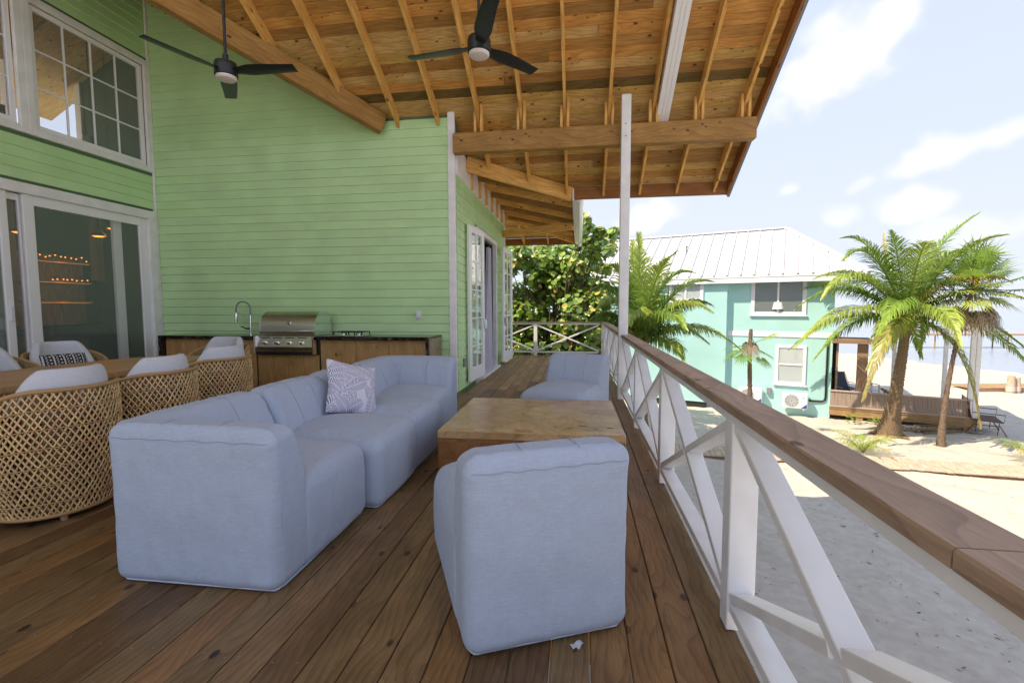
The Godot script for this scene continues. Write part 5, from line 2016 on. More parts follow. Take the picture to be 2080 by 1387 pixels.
	lampshade.lathe([Vector2(0.15, 0.26), Vector2(0.20, 0.0), Vector2(0.195, 0.0), Vector2(0.145, 0.26)])
	tag(part("table_lamp", lampshade, mats["vinyl"], self, h.transform * Transform3D(Basis.IDENTITY, Vector3(-1.72, 3.92, -0.06))), "white lampshade standing inside the big upper window of the turquoise house", "lamp")

	# veranda
	var v := thing("veranda", "timber veranda with bamboo railing at the turquoise house's beach side", "veranda", h.position, h.rotation.y)
	part("floor", one_box(Vector3(1.95, 0.42, -1.8), Vector3(3.9, 0.08, 3.7), 0.0), mats["driftwood"], v)
	part("skirt_beam", one_box(Vector3(1.95, 0.30, 0.0), Vector3(3.9, 0.30, 0.06), 0.006), mats["driftwood"], v)
	for q in [[0.9, 0.0], [3.7, 0.0], [3.7, -3.4], [0.4, -3.4]]:
		part("stilt", one_box(Vector3(q[0], 0.0, q[1] - 0.08), Vector3(0.2, 0.5, 0.16)), mats["driftwood"], v)
	m = Mesher.new()
	rng.seed = 620
	var slat := 0.06
	while slat < 3.68:
		m.tint = Color.WHITE
		m.tube([Vector3(slat, 0.47, 0.03), Vector3(slat + rng.randf_range(-0.006, 0.006), 1.0 + rng.randf_range(-0.012, 0.012), 0.03)], 0.014, 5)
		slat += 0.033
	stuff(part("bamboo_slats", m, mats["bamboo"], v))
	part("bamboo_backing", one_box(Vector3(1.87, 0.74, 0.005), Vector3(3.7, 0.5, 0.012), 0.0), mats["brown_post"], v)
	part("hand_rail", one_box(Vector3(1.87, 1.03, 0.03), Vector3(3.75, 0.05, 0.09), 0.008), mats["bamboo_pale"], v)
	part("hand_rail", one_box(Vector3(1.87, 0.475, 0.05), Vector3(3.75, 0.04, 0.05), 0.006), mats["bamboo_pale"], v)
	part("brown_post", one_box(Vector3(0.91, 1.55, -0.12), Vector3(0.29, 2.3, 0.24), 0.01), mats["brown_post"], v)
	part("wall_strip", one_box(Vector3(0.18, 1.75, -1.0), Vector3(0.06, 2.6, 1.9), 0.0), mats["brown_post"], v)
	for q in [[3.72, -0.08], [3.86, -0.10], [2.28, -3.3], [3.8, -3.3]]:
		part("post", one_box(Vector3(q[0], 1.93, q[1]), Vector3(0.12, 3.64, 0.12), 0.006), mats["white"], v)
	part("ceiling_slab", one_box(Vector3(0.60, 2.80, -0.6), Vector3(1.2, 0.14, 1.6), 0.01), mats["brown_post"], v)
	part("roof_slab", one_box(Vector3(1.96, 3.81, -1.75), Vector3(3.96, 0.12, 3.6), 0.01), mats["teal_trim"], v)

	# chairs on the veranda
	_folding_chair(v.transform * Vector3(0.55, 0.46, -0.8), v.rotation.y + 0.5, "folding blue canvas deck chair left of the brown veranda post")
	_folding_chair(v.transform * Vector3(0.62, 0.46, -2.1), v.rotation.y + 0.9, "folding blue canvas deck chair farther back on the veranda")
	_plastic_chair(v.transform * Vector3(1.35, 0.46, -1.9), v.rotation.y + 0.4)
	var lo := thing("slatted_lounger", "dark brown slatted lounger just behind the bamboo railing", "lounger", v.transform * Vector3(2.05, 0.46, -0.75), v.rotation.y)
	for i in 9:
		part("slat", one_box(Vector3(-0.4 + i * 0.1, 0.62 - 0.035 * i, 0), Vector3(0.075, 0.02, 0.5), 0.004, Basis(Vector3.BACK, -0.33)), mats["brown_post"], lo)
	for s in [-0.24, 0.24]:
		part("side_rail", one_box(Vector3(0.0, 0.44, s), Vector3(1.0, 0.05, 0.03), 0.004, Basis(Vector3.BACK, -0.33)), mats["brown_post"], lo)
		part("leg", one_box(Vector3(-0.35, 0.28, s), Vector3(0.04, 0.56, 0.04)), mats["brown_post"], lo)
		part("leg", one_box(Vector3(0.35, 0.15, s), Vector3(0.04, 0.3, 0.04)), mats["brown_post"], lo)


func _house_window(h: Node3D, at: Vector2, s: Vector2, z: float, panes: int, split: bool) -> void:
	var w := part("window", frame_mesh(s.x, s.y, 0.13 if s.y < 1.46 and panes == 2 else 0.11, 0.05), mats["teal_trim"], h, Transform3D(Basis.IDENTITY, Vector3(at.x, at.y, z + 0.024)))
	var gw := s.x - 0.25
	var gh := s.y - 0.24
	part("pane", one_box(Vector3(0, 0, 0.004), Vector3(gw, gh, 0.004), 0.0), mats["glass"], w)
	part("backing", one_box(Vector3(0, 0, -0.008), Vector3(gw + 0.02, gh + 0.02, 0.004), 0.0), mats["cushion"] if split else mats["room_dark"], w)
	if panes == 2:
		part("mullion", one_box(Vector3(0, 0, 0.012), Vector3(0.06, gh, 0.03)), mats["vinyl"], w)
	else:
		part("meeting_rail", one_box(Vector3(0, 0.02, 0.012), Vector3(gw, 0.05, 0.03)), mats["vinyl"], w)
	part("sill", one_box(Vector3(0, -s.y * 0.5 - 0.012, 0.015), Vector3(s.x + 0.08, 0.04, 0.09), 0.006), mats["teal_trim"], w)


func _air_unit(at: Vector3, frame: Transform3D, label: String) -> void:
	var a := thing("air_conditioner", label, "air conditioner", frame * at, frame.basis.get_euler().y, "white air conditioning units on the turquoise house")
	part("case", one_box(Vector3(0, 0, 0.24), Vector3(0.80, 0.55, 0.30), 0.02), mats["plastic"], a)
	var m := Mesher.new()
	for k in 5:
		var pts := []
		for i in 24:
			var q := TAU * i / 24.0
			pts.append(Vector3(-0.10 + cos(q) * 0.045 * (k + 1), sin(q) * 0.045 * (k + 1), 0.397))
		m.tube(pts, 0.006, 4, true)
	for i in 12:
		var q := TAU * i / 12.0
		m.tube([Vector3(-0.10 + cos(q) * 0.03, sin(q) * 0.03, 0.399), Vector3(-0.10 + cos(q) * 0.23, sin(q) * 0.23, 0.399)], 0.004, 4)
	part("fan_grille", m, mats["plastic"], a)
	m = Mesher.new()
	m.lathe([Vector2(0.0, 0.004), Vector2(0.225, 0.004), Vector2(0.225, 0.0)], Transform3D(Basis(Vector3.RIGHT, PI / 2), Vector3(-0.10, 0, 0.389)), 28)
	part("fan_opening", m, mats["grey_box"], a)
	m = Mesher.new()
	m.face([Vector3(0.19, -0.25, 0.393), Vector3(0.375, -0.25, 0.393), Vector3(0.375, -0.09, 0.393), Vector3(0.33, -0.15, 0.393)], Vector3(0, 0, 1))
	part("blue_emblem", m, plain(Color(0.20, 0.27, 0.62), 0.5), a)
	part("badge", one_box(Vector3(0.27, 0.13, 0.392), Vector3(0.12, 0.016, 0.004), 0.0), mats["grey_box"], a)
	for s in [-0.28, 0.28]:
		part("bracket", one_box(Vector3(s, -0.30, 0.2), Vector3(0.035, 0.04, 0.42)), mats["plastic"], a)


func _folding_chair(at: Vector3, turn: float, label: String) -> void:
	var c := thing("folding_chair", label, "chair", at, turn, "blue folding chairs on the veranda")
	var cloth := plain(lin(0.07, 0.10, 0.16), 0.9)
	part("sling", one_box(Vector3(0.0, 0.42, 0.05), Vector3(0.5, 0.012, 0.5), 0.0, Basis(Vector3.RIGHT, 0.25)), cloth, c)
	part("backrest", one_box(Vector3(0, 0.78, -0.36), Vector3(0.5, 0.75, 0.012), 0.0, Basis(Vector3.RIGHT, -0.5)), cloth, c)
	for s in [-0.27, 0.27]:
		var m := Mesher.new()
		m.tube([Vector3(s, 0.0, 0.35), Vector3(s, 0.42, -0.1), Vector3(s, 1.12, -0.55)], 0.013, 6)
		part("frame_tube", m, mats["plastic"], c)
		m = Mesher.new()
		m.tube([Vector3(s * 0.95, 0.0, -0.35), Vector3(s * 0.95, 0.48, 0.30)], 0.013, 6)
		part("frame_tube", m, mats["plastic"], c)
		part("armrest", one_box(Vector3(s, 0.60, -0.02), Vector3(0.05, 0.02, 0.42), 0.005), mats["plastic"], c)


func _plastic_chair(at: Vector3, turn: float) -> void:
	var c := thing("plastic_chair", "white plastic armchair on the veranda right of the brown post", "chair", at, turn)
	part("seat", one_box(Vector3(0, 0.42, 0), Vector3(0.48, 0.03, 0.46), 0.012), mats["plastic"], c)
	part("backrest", one_box(Vector3(0, 0.66, -0.25), Vector3(0.46, 0.48, 0.025), 0.012, Basis(Vector3.RIGHT, -0.18)), mats["plastic"], c)
	for s in [-0.24, 0.24]:
		part("armrest", one_box(Vector3(s, 0.63, 0), Vector3(0.05, 0.025, 0.44), 0.008), mats["plastic"], c)
		for z in [-0.22, 0.22]:
			part("leg", one_box(Vector3(s, 0.31, z), Vector3(0.045, 0.62, 0.045), 0.008), mats["plastic"], c)


func build_glider() -> void:
	var g := thing("glider_bench", "dark metal garden glider bench on the sand at the veranda's corner", "bench", Vector3(12.85, GY, -16.9), deg_to_rad(-28.0))
	# local x runs along the bench depth (front to the right), z across
	var iron: Material = mats["rust"]
	for s in [-0.55, 0.55]:
		var m := Mesher.new()
		m.tube([Vector3(-0.45, 0.0, s), Vector3(0.55, 0.0, s), Vector3(0.50, 0.02, s), Vector3(0.35, 0.30, s), Vector3(-0.25, 0.30, s), Vector3(-0.42, 0.02, s)], 0.016, 6)
		part("base_frame", m, iron, g)
		m = Mesher.new()
		m.tube([Vector3(-0.40, 0.98, s), Vector3(-0.30, 0.45, s), Vector3(0.42, 0.42, s), Vector3(0.45, 0.66, s), Vector3(-0.28, 0.68, s)], 0.015, 6)
		part("arm_frame", m, iron, g)
		for x in [-0.2, 0.3]:
			m = Mesher.new()
			m.tube([Vector3(x, 0.02, s), Vector3(x + 0.03, 0.40, s)], 0.011, 6)
			part("swing_link", m, iron, g)
	part("seat", one_box(Vector3(0.08, 0.43, 0), Vector3(0.66, 0.03, 1.08), 0.01), iron, g)
	for y in [0.55, 0.98]:
		var m := Mesher.new()
		m.tube([Vector3(-0.30 - (y - 0.45) * 0.19, y, -0.55), Vector3(-0.30 - (y - 0.45) * 0.19, y, 0.55)], 0.014, 6)
		part("back_rail", m, iron, g)
	for i in 8:
		var z := -0.49 + i * 0.14
		var m := Mesher.new()
		m.tube([Vector3(-0.32, 0.55, z), Vector3(-0.40, 0.98, z)], 0.007, 5)
		var pts := []
		for k in 10:
			var a := TAU * k / 10.0
			pts.append(Vector3(-0.405, 1.03 + sin(a) * 0.05, z + cos(a) * 0.06))
		m.tube(pts, 0.006, 4, true)
		part("back_scroll", m, iron, g)
	part("back_pad", one_box(Vector3(-0.345, 0.62, 0.0), Vector3(0.02, 0.3, 1.02), 0.0, Basis(Vector3.BACK, 0.18)), iron, g)


# ---------------------------------------------------------------- plants

func bez(a: Vector3, b: Vector3, c: Vector3, t: float) -> Vector3:
	return a.lerp(b, t).lerp(b.lerp(c, t), t)


# a feather palm frond from a over b to c
func frond(a: Vector3, b: Vector3, c: Vector3, leaf: float, n: int, seed_: int, base_c: Color, tip_c: Color, droop := 0.7) -> Mesher:
	var m := Mesher.new()
	var r := RandomNumberGenerator.new()
	r.seed = seed_
	var pts := []
	var rad := []
	m.tint = base_c.lerp(Color(0.42, 0.36, 0.10), 0.6)
	for i in 12:
		var t := i / 11.0
		pts.append(bez(a, b, c, t))
		rad.append(lerpf(0.028, 0.004, t) * leaf / 0.7)
	m.tube(pts, rad, 5)
	var total := a.distance_to(b) + b.distance_to(c)
	for i in n:
		var t: float = 0.10 + 0.90 * (i + 0.5) / n
		var pos := bez(a, b, c, t)
		var tan := (bez(a, b, c, minf(t + 0.02, 1.0)) - bez(a, b, c, t - 0.02)).normalized()
		var side := tan.cross(Vector3.UP)
		if side.length() < 0.15:
			side = tan.cross(Vector3(0.3, 0, 1))
		side = side.normalized()
		var up := side.cross(tan)
		var len := leaf * (0.45 + 0.55 * sin(PI * clampf(t * 1.15 + 0.1, 0.0, 1.0))) * (1.0 - 0.55 * smoothstep(0.7, 1.0, t))
		for s in [-1.0, 1.0]:
			var l: float = len * r.randf_range(0.82, 1.08)
			var sweep := deg_to_rad(lerpf(28.0, 66.0, t) + r.randf_range(-7, 7))
			var d: Vector3 = (side * s * cos(sweep) + tan * sin(sweep) + up * r.randf_range(0.05, 0.35)).normalized()
			var q1 := pos + d * l * 0.45
			var d2 := (d + Vector3.DOWN * droop * r.randf_range(0.5, 1.3)).normalized()
			var q2 := q1 + d2 * l * 0.33
			var d3 := (d2 + Vector3.DOWN * droop * r.randf_range(0.4, 1.0)).normalized()
			var q3 := q2 + d3 * l * 0.22
			var w := leaf * 0.021
			var nor := d.cross(tan * s).normalized()
			if nor.y < 0:
				nor = -nor
			var k := r.randf_range(0.75, 1.25)
			var col := base_c.lerp(tip_c, clampf(t + r.randf_range(-0.2, 0.2), 0, 1))
			m.tint = Color(col.r * k, col.g * k, col.b * k)
			var wv := (tan - d * tan.dot(d)).normalized() * w
			var i0 := m.p(pos - wv * 0.5, nor)
			var i1 := m.p(pos + wv * 0.5, nor)
			var i2 := m.p(q1 - wv, nor)
			var i3 := m.p(q1 + wv, nor)
			var i4 := m.p(q2 - wv * 0.8, nor)
			var i5 := m.p(q2 + wv * 0.8, nor)
			m.tint = m.tint.lerp(Color(0.40, 0.30, 0.10), 0.15)
			var i6 := m.p(q3, nor)
			m.quad(i0, i1, i3, i2)
			m.quad(i2, i3, i5, i4)
			m.tri(i4, i5, i6)
	return m


# a fan leaf: stalk from a to c, blades spread round c facing along f
func fan_leaf(a: Vector3, c: Vector3, size: float, seed_: int, col: Color, tip: Color, droop: float) -> Mesher:
	var m := Mesher.new()
	var r := RandomNumberGenerator.new()
	r.seed = seed_
	var d := (c - a).normalized()
	m.tint = col.lerp(Color(0.3, 0.3, 0.08), 0.4)
	m.tube([a, (a + c) * 0.5 + Vector3(0, 0.05 * size, 0), c], [0.014, 0.011, 0.009], 5)
	var side := d.cross(Vector3.UP)
	if side.length() < 0.2:
		side = d.cross(Vector3(0.4, 0, 1))
	side = side.normalized()
	var up := side.cross(d)
	var blades := 26
	for i in blades:
		var ang := deg_to_rad(lerpf(-150.0, 150.0, (i + 0.5) / blades))
		var dir := (d * cos(ang) + side * sin(ang) + up * 0.18).normalized()
		var l := size * (0.78 + 0.22 * cos(ang)) * r.randf_range(0.9, 1.08)
		var acr := (side * cos(ang) - d * sin(ang)).normalized()
		var w := size * 0.036
		var q1 := c + dir * l * 0.5
		var d2 := (dir + Vector3.DOWN * droop * r.randf_range(0.6, 1.3)).normalized()
		var q2 := q1 + d2 * l * 0.5
		var nor := up if up.y > 0 else -up
		var k := r.randf_range(0.75, 1.25)
		m.tint = Color(col.r * k, col.g * k, col.b * k)
		var i0 := m.p(c, nor)
		var i2 := m.p(q1 - acr * w, nor)
		var i3 := m.p(q1 + acr * w, nor)
		m.tint = Color(tip.r * k, tip.g * k, tip.b * k)
		var i6 := m.p(q2, nor)
		m.tri(i0, i2, i3)
		m.tri(i2, i6, i3)
	return m


func trunk_mesh(pts: Array, rad: Array, ring: float) -> Mesher:
	var m := Mesher.new()
	var cv := Curve3D.new()
	for i in pts.size():
		var d: Vector3 = (pts[mini(i + 1, pts.size() - 1)] - pts[maxi(i - 1, 0)]) * 0.22
		cv.add_point(pts[i], -d, d)
	var total := cv.get_baked_length()
	var out := []
	var rr := []
	var steps := int(total / ring) * 2
	var f := noise(5, 3.0, 2)
	for i in steps + 1:
		var t := float(i) / steps
		out.append(cv.sample_baked(t * total))
		var u := t * (rad.size() - 1)
		var k := mini(int(u), rad.size() - 2)
		var base: float = lerpf(rad[k], rad[k + 1], u - k)
		rr.append(base * (1.0 + (0.075 if i % 2 else -0.03)) + f.get_noise_1d(i * 1.0) * 0.01)
	m.tube(out, rr, 14)
	return m


const GREEN := Color(0.15, 0.28, 0.05)
const FRESH := Color(0.31, 0.46, 0.075)
const YELLOW := Color(0.50, 0.50, 0.11)
const DRY := Color(0.40, 0.25, 0.11)


func add_fronds(t: Node3D, from: Vector3, list: Array, leaf: float, n: int, seed_: int, dz_scale := 1.0) -> void:
	var inv := world_of(t).affine_inverse()
	var i := 0
	for q in list:
		var c: Vector3 = q[0]
		var e: Vector3 = q[1]
		var kind: int = q[2]
		var a: Color = [GREEN, FRESH, YELLOW, FRESH, DRY][kind]
		var b: Color = [FRESH, Color(0.42, 0.50, 0.10), Color(0.52, 0.46, 0.15), DRY.lerp(YELLOW, 0.35), Color(0.45, 0.30, 0.16)][kind]
		part("frond", frond(from, c, e, leaf * (q[3] if q.size() > 3 else 1.0), n, seed_ + i, a, b, 1.25 if e.y < from.y + 1.6 else 0.5), mats["frond"], t, inv)
		i += 1


func build_palms() -> void:
	# the large coconut palm before the turquoise house; z offsets bring fronds forward or back
	var t := thing("coconut_palm", "large coconut palm with thick ringed trunk before the turquoise house", "palm", Vector3(9.62, GY, -15.95), 0.0, "coconut palms on the sand")
	var inv := world_of(t).affine_inverse()
	part("trunk", trunk_mesh([Vector3(9.60, GY - 0.15, -15.95), Vector3(9.64, GY + 0.35, -15.93), Vector3(9.70, -1.54, -15.9), Vector3(9.82, -0.31, -15.9), Vector3(9.90, 0.75, -15.9)], [0.42, 0.225, 0.165, 0.14, 0.13, 0.125], 0.085), mats["bark"], t, inv)
	var m := Mesher.new()
	rng.seed = 801
	for i in 60:
		var a := rng.randf() * TAU
		var s := Vector3(9.60 + cos(a) * 0.40, GY + 0.04, -15.95 + sin(a) * 0.40)
		m.tube([s, s + Vector3(cos(a) * rng.randf_range(0.05, 0.25), -0.06, sin(a) * rng.randf_range(0.05, 0.25))], [0.02, 0.008], 4)
	stuff(part("root_mat", m, mats["bark"], t, inv))
	var o := Vector3(9.86, 0.85, -15.9)
	var z := -15.9
	add_fronds(t, o, [
		[Vector3(10.17, 3.0, z), Vector3(11.51, 4.0, z + 0.2), 0], [Vector3(9.7, 2.6, z - 0.9), Vector3(10.02, 3.75, z - 1.5), 2, 0.5], [Vector3(9.2, 3.7, z - 0.5), Vector3(8.31, 3.48, z - 0.6), 1],
		[Vector3(8.75, 3.75, z + 0.2), Vector3(7.85, 2.70, z + 0.4), 0], [Vector3(8.0, 3.2, z + 0.6), Vector3(7.08, 1.55, z + 0.9), 1], [Vector3(8.3, 2.6, z - 0.4), Vector3(7.07, 1.25, z - 0.7), 0],
		[Vector3(7.9, 1.95, z + 0.7), Vector3(6.27, 0.15, z + 1.2), 1], [Vector3(8.9, 1.9, z + 1.3), Vector3(7.88, -1.25, z + 1.7), 3], [Vector3(10.9, 0.95, z + 0.9), Vector3(11.15, -2.05, z + 1.2), 3],
		[Vector3(11.75, 1.35, z + 0.2), Vector3(13.14, -0.62, z + 0.3), 0], [Vector3(10.35, 2.7, z + 1.0), Vector3(11.35, 1.95, z + 1.6), 2], [Vector3(11.2, 3.5, z - 0.5), Vector3(12.12, 2.9, z - 0.5), 0],
		[Vector3(8.9, 2.6, z - 1.4), Vector3(8.0, 1.9, z - 2.6), 0], [Vector3(10.9, 2.4, z - 1.4), Vector3(12.0, 1.4, z - 2.4), 0],
		[Vector3(8.6, 1.5, z - 1.2), Vector3(7.4, -0.2, z - 1.9), 0], [Vector3(9.1, 1.2, z + 0.9), Vector3(8.45, -0.5, z + 0.8), 1], [Vector3(9.9, 1.9, z + 1.5), Vector3(9.75, 0.3, z + 2.3), 1],
		[Vector3(10.6, 1.3, z - 1.0), Vector3(11.4, -0.4, z - 1.6), 0], [Vector3(10.6, 2.9, z - 0.2), Vector3(11.4, 3.0, z - 0.1), 1], [Vector3(9.2, 3.1, z + 0.6), Vector3(8.5, 3.4, z + 1.4), 0, 0.8],
		[Vector3(8.4, 1.5, z + 0.2), Vector3(7.3, -0.35, z + 0.1), 0], [Vector3(10.8, 2.2, z + 0.6), Vector3(12.3, 1.5, z + 0.9), 0], [Vector3(9.5, 3.2, z + 1.0), Vector3(9.1, 3.0, z + 2.0), 1], [Vector3(10.6, 3.2, z + 0.6), Vector3(11.3, 3.2, z + 1.4), 1], [Vector3(8.7, 2.9, z - 0.2), Vector3(7.4, 2.2, z - 0.3), 1], [Vector3(9.1, 2.2, z + 1.2), Vector3(8.0, 0.6, z + 2.0), 0], [Vector3(11.0, 1.6, z + 0.8), Vector3(12.2, 0.0, z + 1.3), 0]], 0.78, 104, 820)
	m = Mesher.new()
	for i in 9:
		var a := rng.randf() * TAU
		var q := o + Vector3(cos(a) * 0.24, -0.18 + rng.randf() * 0.2, sin(a) * 0.24)
		m = Mesher.new()
		m.lathe([Vector2(0.0, 0.11), Vector2(0.06, 0.09), Vector2(0.09, 0.02), Vector2(0.085, -0.05), Vector2(0.04, -0.11), Vector2(0.0, -0.12)], Transform3D(Basis.IDENTITY, q), 10)
		part("coconut", m, plain(lin(0.30, 0.26, 0.05), 0.5), t, inv)

	# the palm behind the white post
	t = thing("coconut_palm", "young bright green coconut palm just behind the tall white post", "palm", Vector3(1.75, GY, -13.5), 0.0, "coconut palms on the sand")
	inv = world_of(t).affine_inverse()
	part("trunk", trunk_mesh([Vector3(1.85, GY - 0.1, -13.5), Vector3(1.80, -1.3, -13.5), Vector3(1.74, 0.25, -13.5)], [0.22, 0.13, 0.11, 0.10], 0.09), mats["bark"], t, inv)
	o = Vector3(1.74, 0.2, -13.5)
	z = -13.5
	add_fronds(t, o, [
		[Vector3(1.66, 1.9, z + 0.1), Vector3(1.60, 3.30, z + 0.1), 1], [Vector3(1.45, 1.9, z), Vector3(1.52, 3.15, z - 0.4), 1], [Vector3(1.95, 2.3, z), Vector3(2.60, 2.78, z + 0.2), 1],
		[Vector3(2.2, 2.5, z), Vector3(3.04, 2.22, z + 0.2), 0], [Vector3(2.5, 2.2, z + 0.4), Vector3(3.39, 1.95, z + 0.7), 0], [Vector3(2.7, 1.8, z + 0.2), Vector3(3.48, 1.35, z + 0.4), 0],
		[Vector3(3.0, 1.35, z + 0.5), Vector3(4.11, 0.20, z + 0.8), 1], [Vector3(2.35, 0.75, z + 0.6), Vector3(2.67, -0.05, z + 1.0), 1], [Vector3(0.95, 2.4, z), Vector3(0.32, 1.72, z + 0.2), 0],
		[Vector3(0.9, 1.5, z + 0.2), Vector3(0.26, 0.88, z + 0.4), 0], [Vector3(1.1, 1.0, z + 0.5), Vector3(0.68, 0.45, z + 0.9), 2], [Vector3(1.5, 1.8, z + 1.0), Vector3(1.2, 0.9, z + 2.0), 1],
		[Vector3(2.2, 1.7, z + 1.0), Vector3(2.5, 0.8, z + 1.9), 0], [Vector3(1.3, 2.0, z - 1.0), Vector3(0.8, 1.4, z - 2.0), 0], [Vector3(2.3, 2.0, z - 1.0), Vector3(3.0, 1.5, z - 2.0), 0], [Vector3(1.2, 2.6, z + 0.2), Vector3(0.75, 2.4, z + 0.6), 1],
		[Vector3(1.25, 0.9, z), Vector3(0.75, -0.2, z + 0.2), 2], [Vector3(2.4, 1.9, z + 0.8), Vector3(3.2, 1.2, z + 1.4), 1], [Vector3(1.0, 2.0, z + 0.7), Vector3(0.5, 1.3, z + 1.2), 1], [Vector3(1.9, 2.2, z + 0.6), Vector3(2.2, 2.5, z + 1.2), 1], [Vector3(2.6, 1.2, z - 0.3), Vector3(3.6, 0.3, z - 0.4), 0], [Vector3(0.9, 1.3, z - 0.4), Vector3(0.1, 0.6, z - 0.6), 0]], 0.74, 96, 860)

	# slim fan palm at the right
	t = thing("fan_palm", "slim leaning fan palm with hanging dry leaves right of the coconut palm", "palm", Vector3(10.41, GY, -14.94))
	inv = world_of(t).affine_inverse()
	part("trunk", trunk_mesh([Vector3(10.40, GY - 0.1, -14.94), Vector3(10.40, GY + 0.8, -14.94), Vector3(10.55, -0.2, -14.94), Vector3(10.77, 1.0, -14.94), Vector3(10.92, 1.75, -14.94)], [0.12, 0.07, 0.058, 0.052, 0.048, 0.046], 0.12), mats["bark_grey"], t, inv)
	o = Vector3(10.94, 1.75, -14.94)
	rng.seed = 880
	for i in 30:
		var a := TAU * i * 0.382 + rng.randf_range(-0.2, 0.2)
		var k := i / 29.0
		var el := deg_to_rad(lerpf(78.0, -32.0, k))
		var d := Vector3(cos(a) * cos(el), sin(el), sin(a) * cos(el))
		var c := GREEN.lerp(FRESH, rng.randf()) if k < 0.75 else FRESH.lerp(YELLOW, rng.randf())
		part("fan_leaf", fan_leaf(o, o + d * rng.randf_range(0.5, 0.95), rng.randf_range(0.5, 0.72), 900 + i, c, c.lerp(YELLOW, 0.4), 0.6), mats["frond"], t, inv)
	for i in 11:
		var a := TAU * i / 11.0 + rng.randf_range(-0.3, 0.3)
		var q := o + Vector3(cos(a) * 0.38, -0.5 - rng.randf() * 0.3, sin(a) * 0.38)
		part("dead_leaf", fan_leaf(o, q, rng.randf_range(0.5, 0.7), 950 + i, Color(0.34, 0.25, 0.17), Color(0.42, 0.33, 0.24), 2.6), mats["frond"], t, inv)
	for i in 3:
		var a := i * 2.1 + 0.4
		m = Mesher.new()
		m.tint = Color(0.62, 0.42, 0.04)
		var c := o + Vector3(cos(a) * 0.25, 0.12 + 0.1 * i, 0.3 + sin(a) * 0.2)
		for k in 40:
			var s := c + Vector3(rng.randf_range(-0.16, 0.16), rng.randf_range(-0.1, 0.1), rng.randf_range(-0.1, 0.1))
			m.tube([s, s + Vector3(rng.randf_range(-0.08, 0.08), rng.randf_range(-0.02, 0.1), rng.randf_range(-0.06, 0.06))], [0.012, 0.005], 4)
		part("flower_cluster", m, mats["frond"], t, inv)

	# small dying fan palm before the house wall
	t = thing("fan_palm", "small half dead fan palm with shrivelled crown before the turquoise wall", "palm", Vector3(5.34, GY, -15.5))
	inv = world_of(t).affine_inverse()
	part("trunk", trunk_mesh([Vector3(5.36, GY - 0.1, -15.5), Vector3(5.33, -1.4, -15.5), Vector3(5.29, -0.15, -15.5), Vector3(5.30, 0.62, -15.5)], [0.09, 0.07, 0.06, 0.05], 0.12), mats["bark_grey"], t, inv)
	o = Vector3(5.29, 0.12, -15.5)
	for q in [[-0.42, -0.22, 0.1, 0], [-0.5, -0.38, -0.1, 0], [-0.35, -0.1, -0.3, 0], [-0.3, -0.35, 0.4, 0], [0.5, 0.24, 0.1, 1], [0.38, -0.25, 0.1, 0], [0.42, -0.5, -0.2, 1]]:
		var c: Color = [GREEN, FRESH][q[3]]
		part("fan_leaf", fan_leaf(o, o + Vector3(q[0], q[1], q[2]), 0.48, 970 + int(q[0] * 100.0), c, c.lerp(YELLOW, 0.3), 0.8), mats["frond"], t, inv)
	for i in 4:
		var a := TAU * i / 4.0
		part("dead_leaf", fan_leaf(o + Vector3(0, 0.3, 0), o + Vector3(cos(a) * 0.14, 0.0 - 0.1 * (i % 3), sin(a) * 0.14), 0.42, 985 + i, Color(0.42, 0.33, 0.22), Color(0.48, 0.40, 0.30), 3.0), mats["frond"], t, inv)

	# low young palms on the sand
	var k := 0
	for q in [Vector3(7.75, GY, -13.9), Vector3(11.6, GY, -13.5)]:
		t = thing("young_palm", ["low yellow green young palm growing beside the boardwalk, below the coconut trunk", "low yellow green young palm at the right edge of the view"][k], "palm", q, 0.0, "low young palms on the sand")
		inv = world_of(t).affine_inverse()
		var list := []
		for i in 13:
			var a := TAU * i / 13.0 + rng.randf_range(-0.2, 0.2)
			var l := rng.randf_range(0.65, 1.0)
			var d := Vector3(cos(a), 0, sin(a))
			list.append([q + d * l * 0.45 + Vector3(0, rng.randf_range(0.45, 0.75), 0), q + d * l + Vector3(0, rng.randf_range(0.1, 0.5), 0), 1 if i % 3 else 2])
		add_fronds(t, q + Vector3(0, 0.02, 0), list, 0.30, 26, 1000 + k * 40)
		k += 1


func leaf_mesh() -> ArrayMesh:
	var m := Mesher.new()
	var c := m.p(Vector3(0, -0.012, 0), Vector3.UP)
	var ring := []
	for i in 10:
		var a := TAU * i / 10.0
		var d := Vector3(cos(a), 0, sin(a) * 0.92)
		ring.append(m.p(d * 0.1 + Vector3(0, 0.012 * cos(2.0 * a) + 0.006, 0), (Vector3.UP - d * 0.25).normalized()))
	for i in 10:
		m.tri(c, ring[i], ring[(i + 1) % 10])
	return m.mesh()


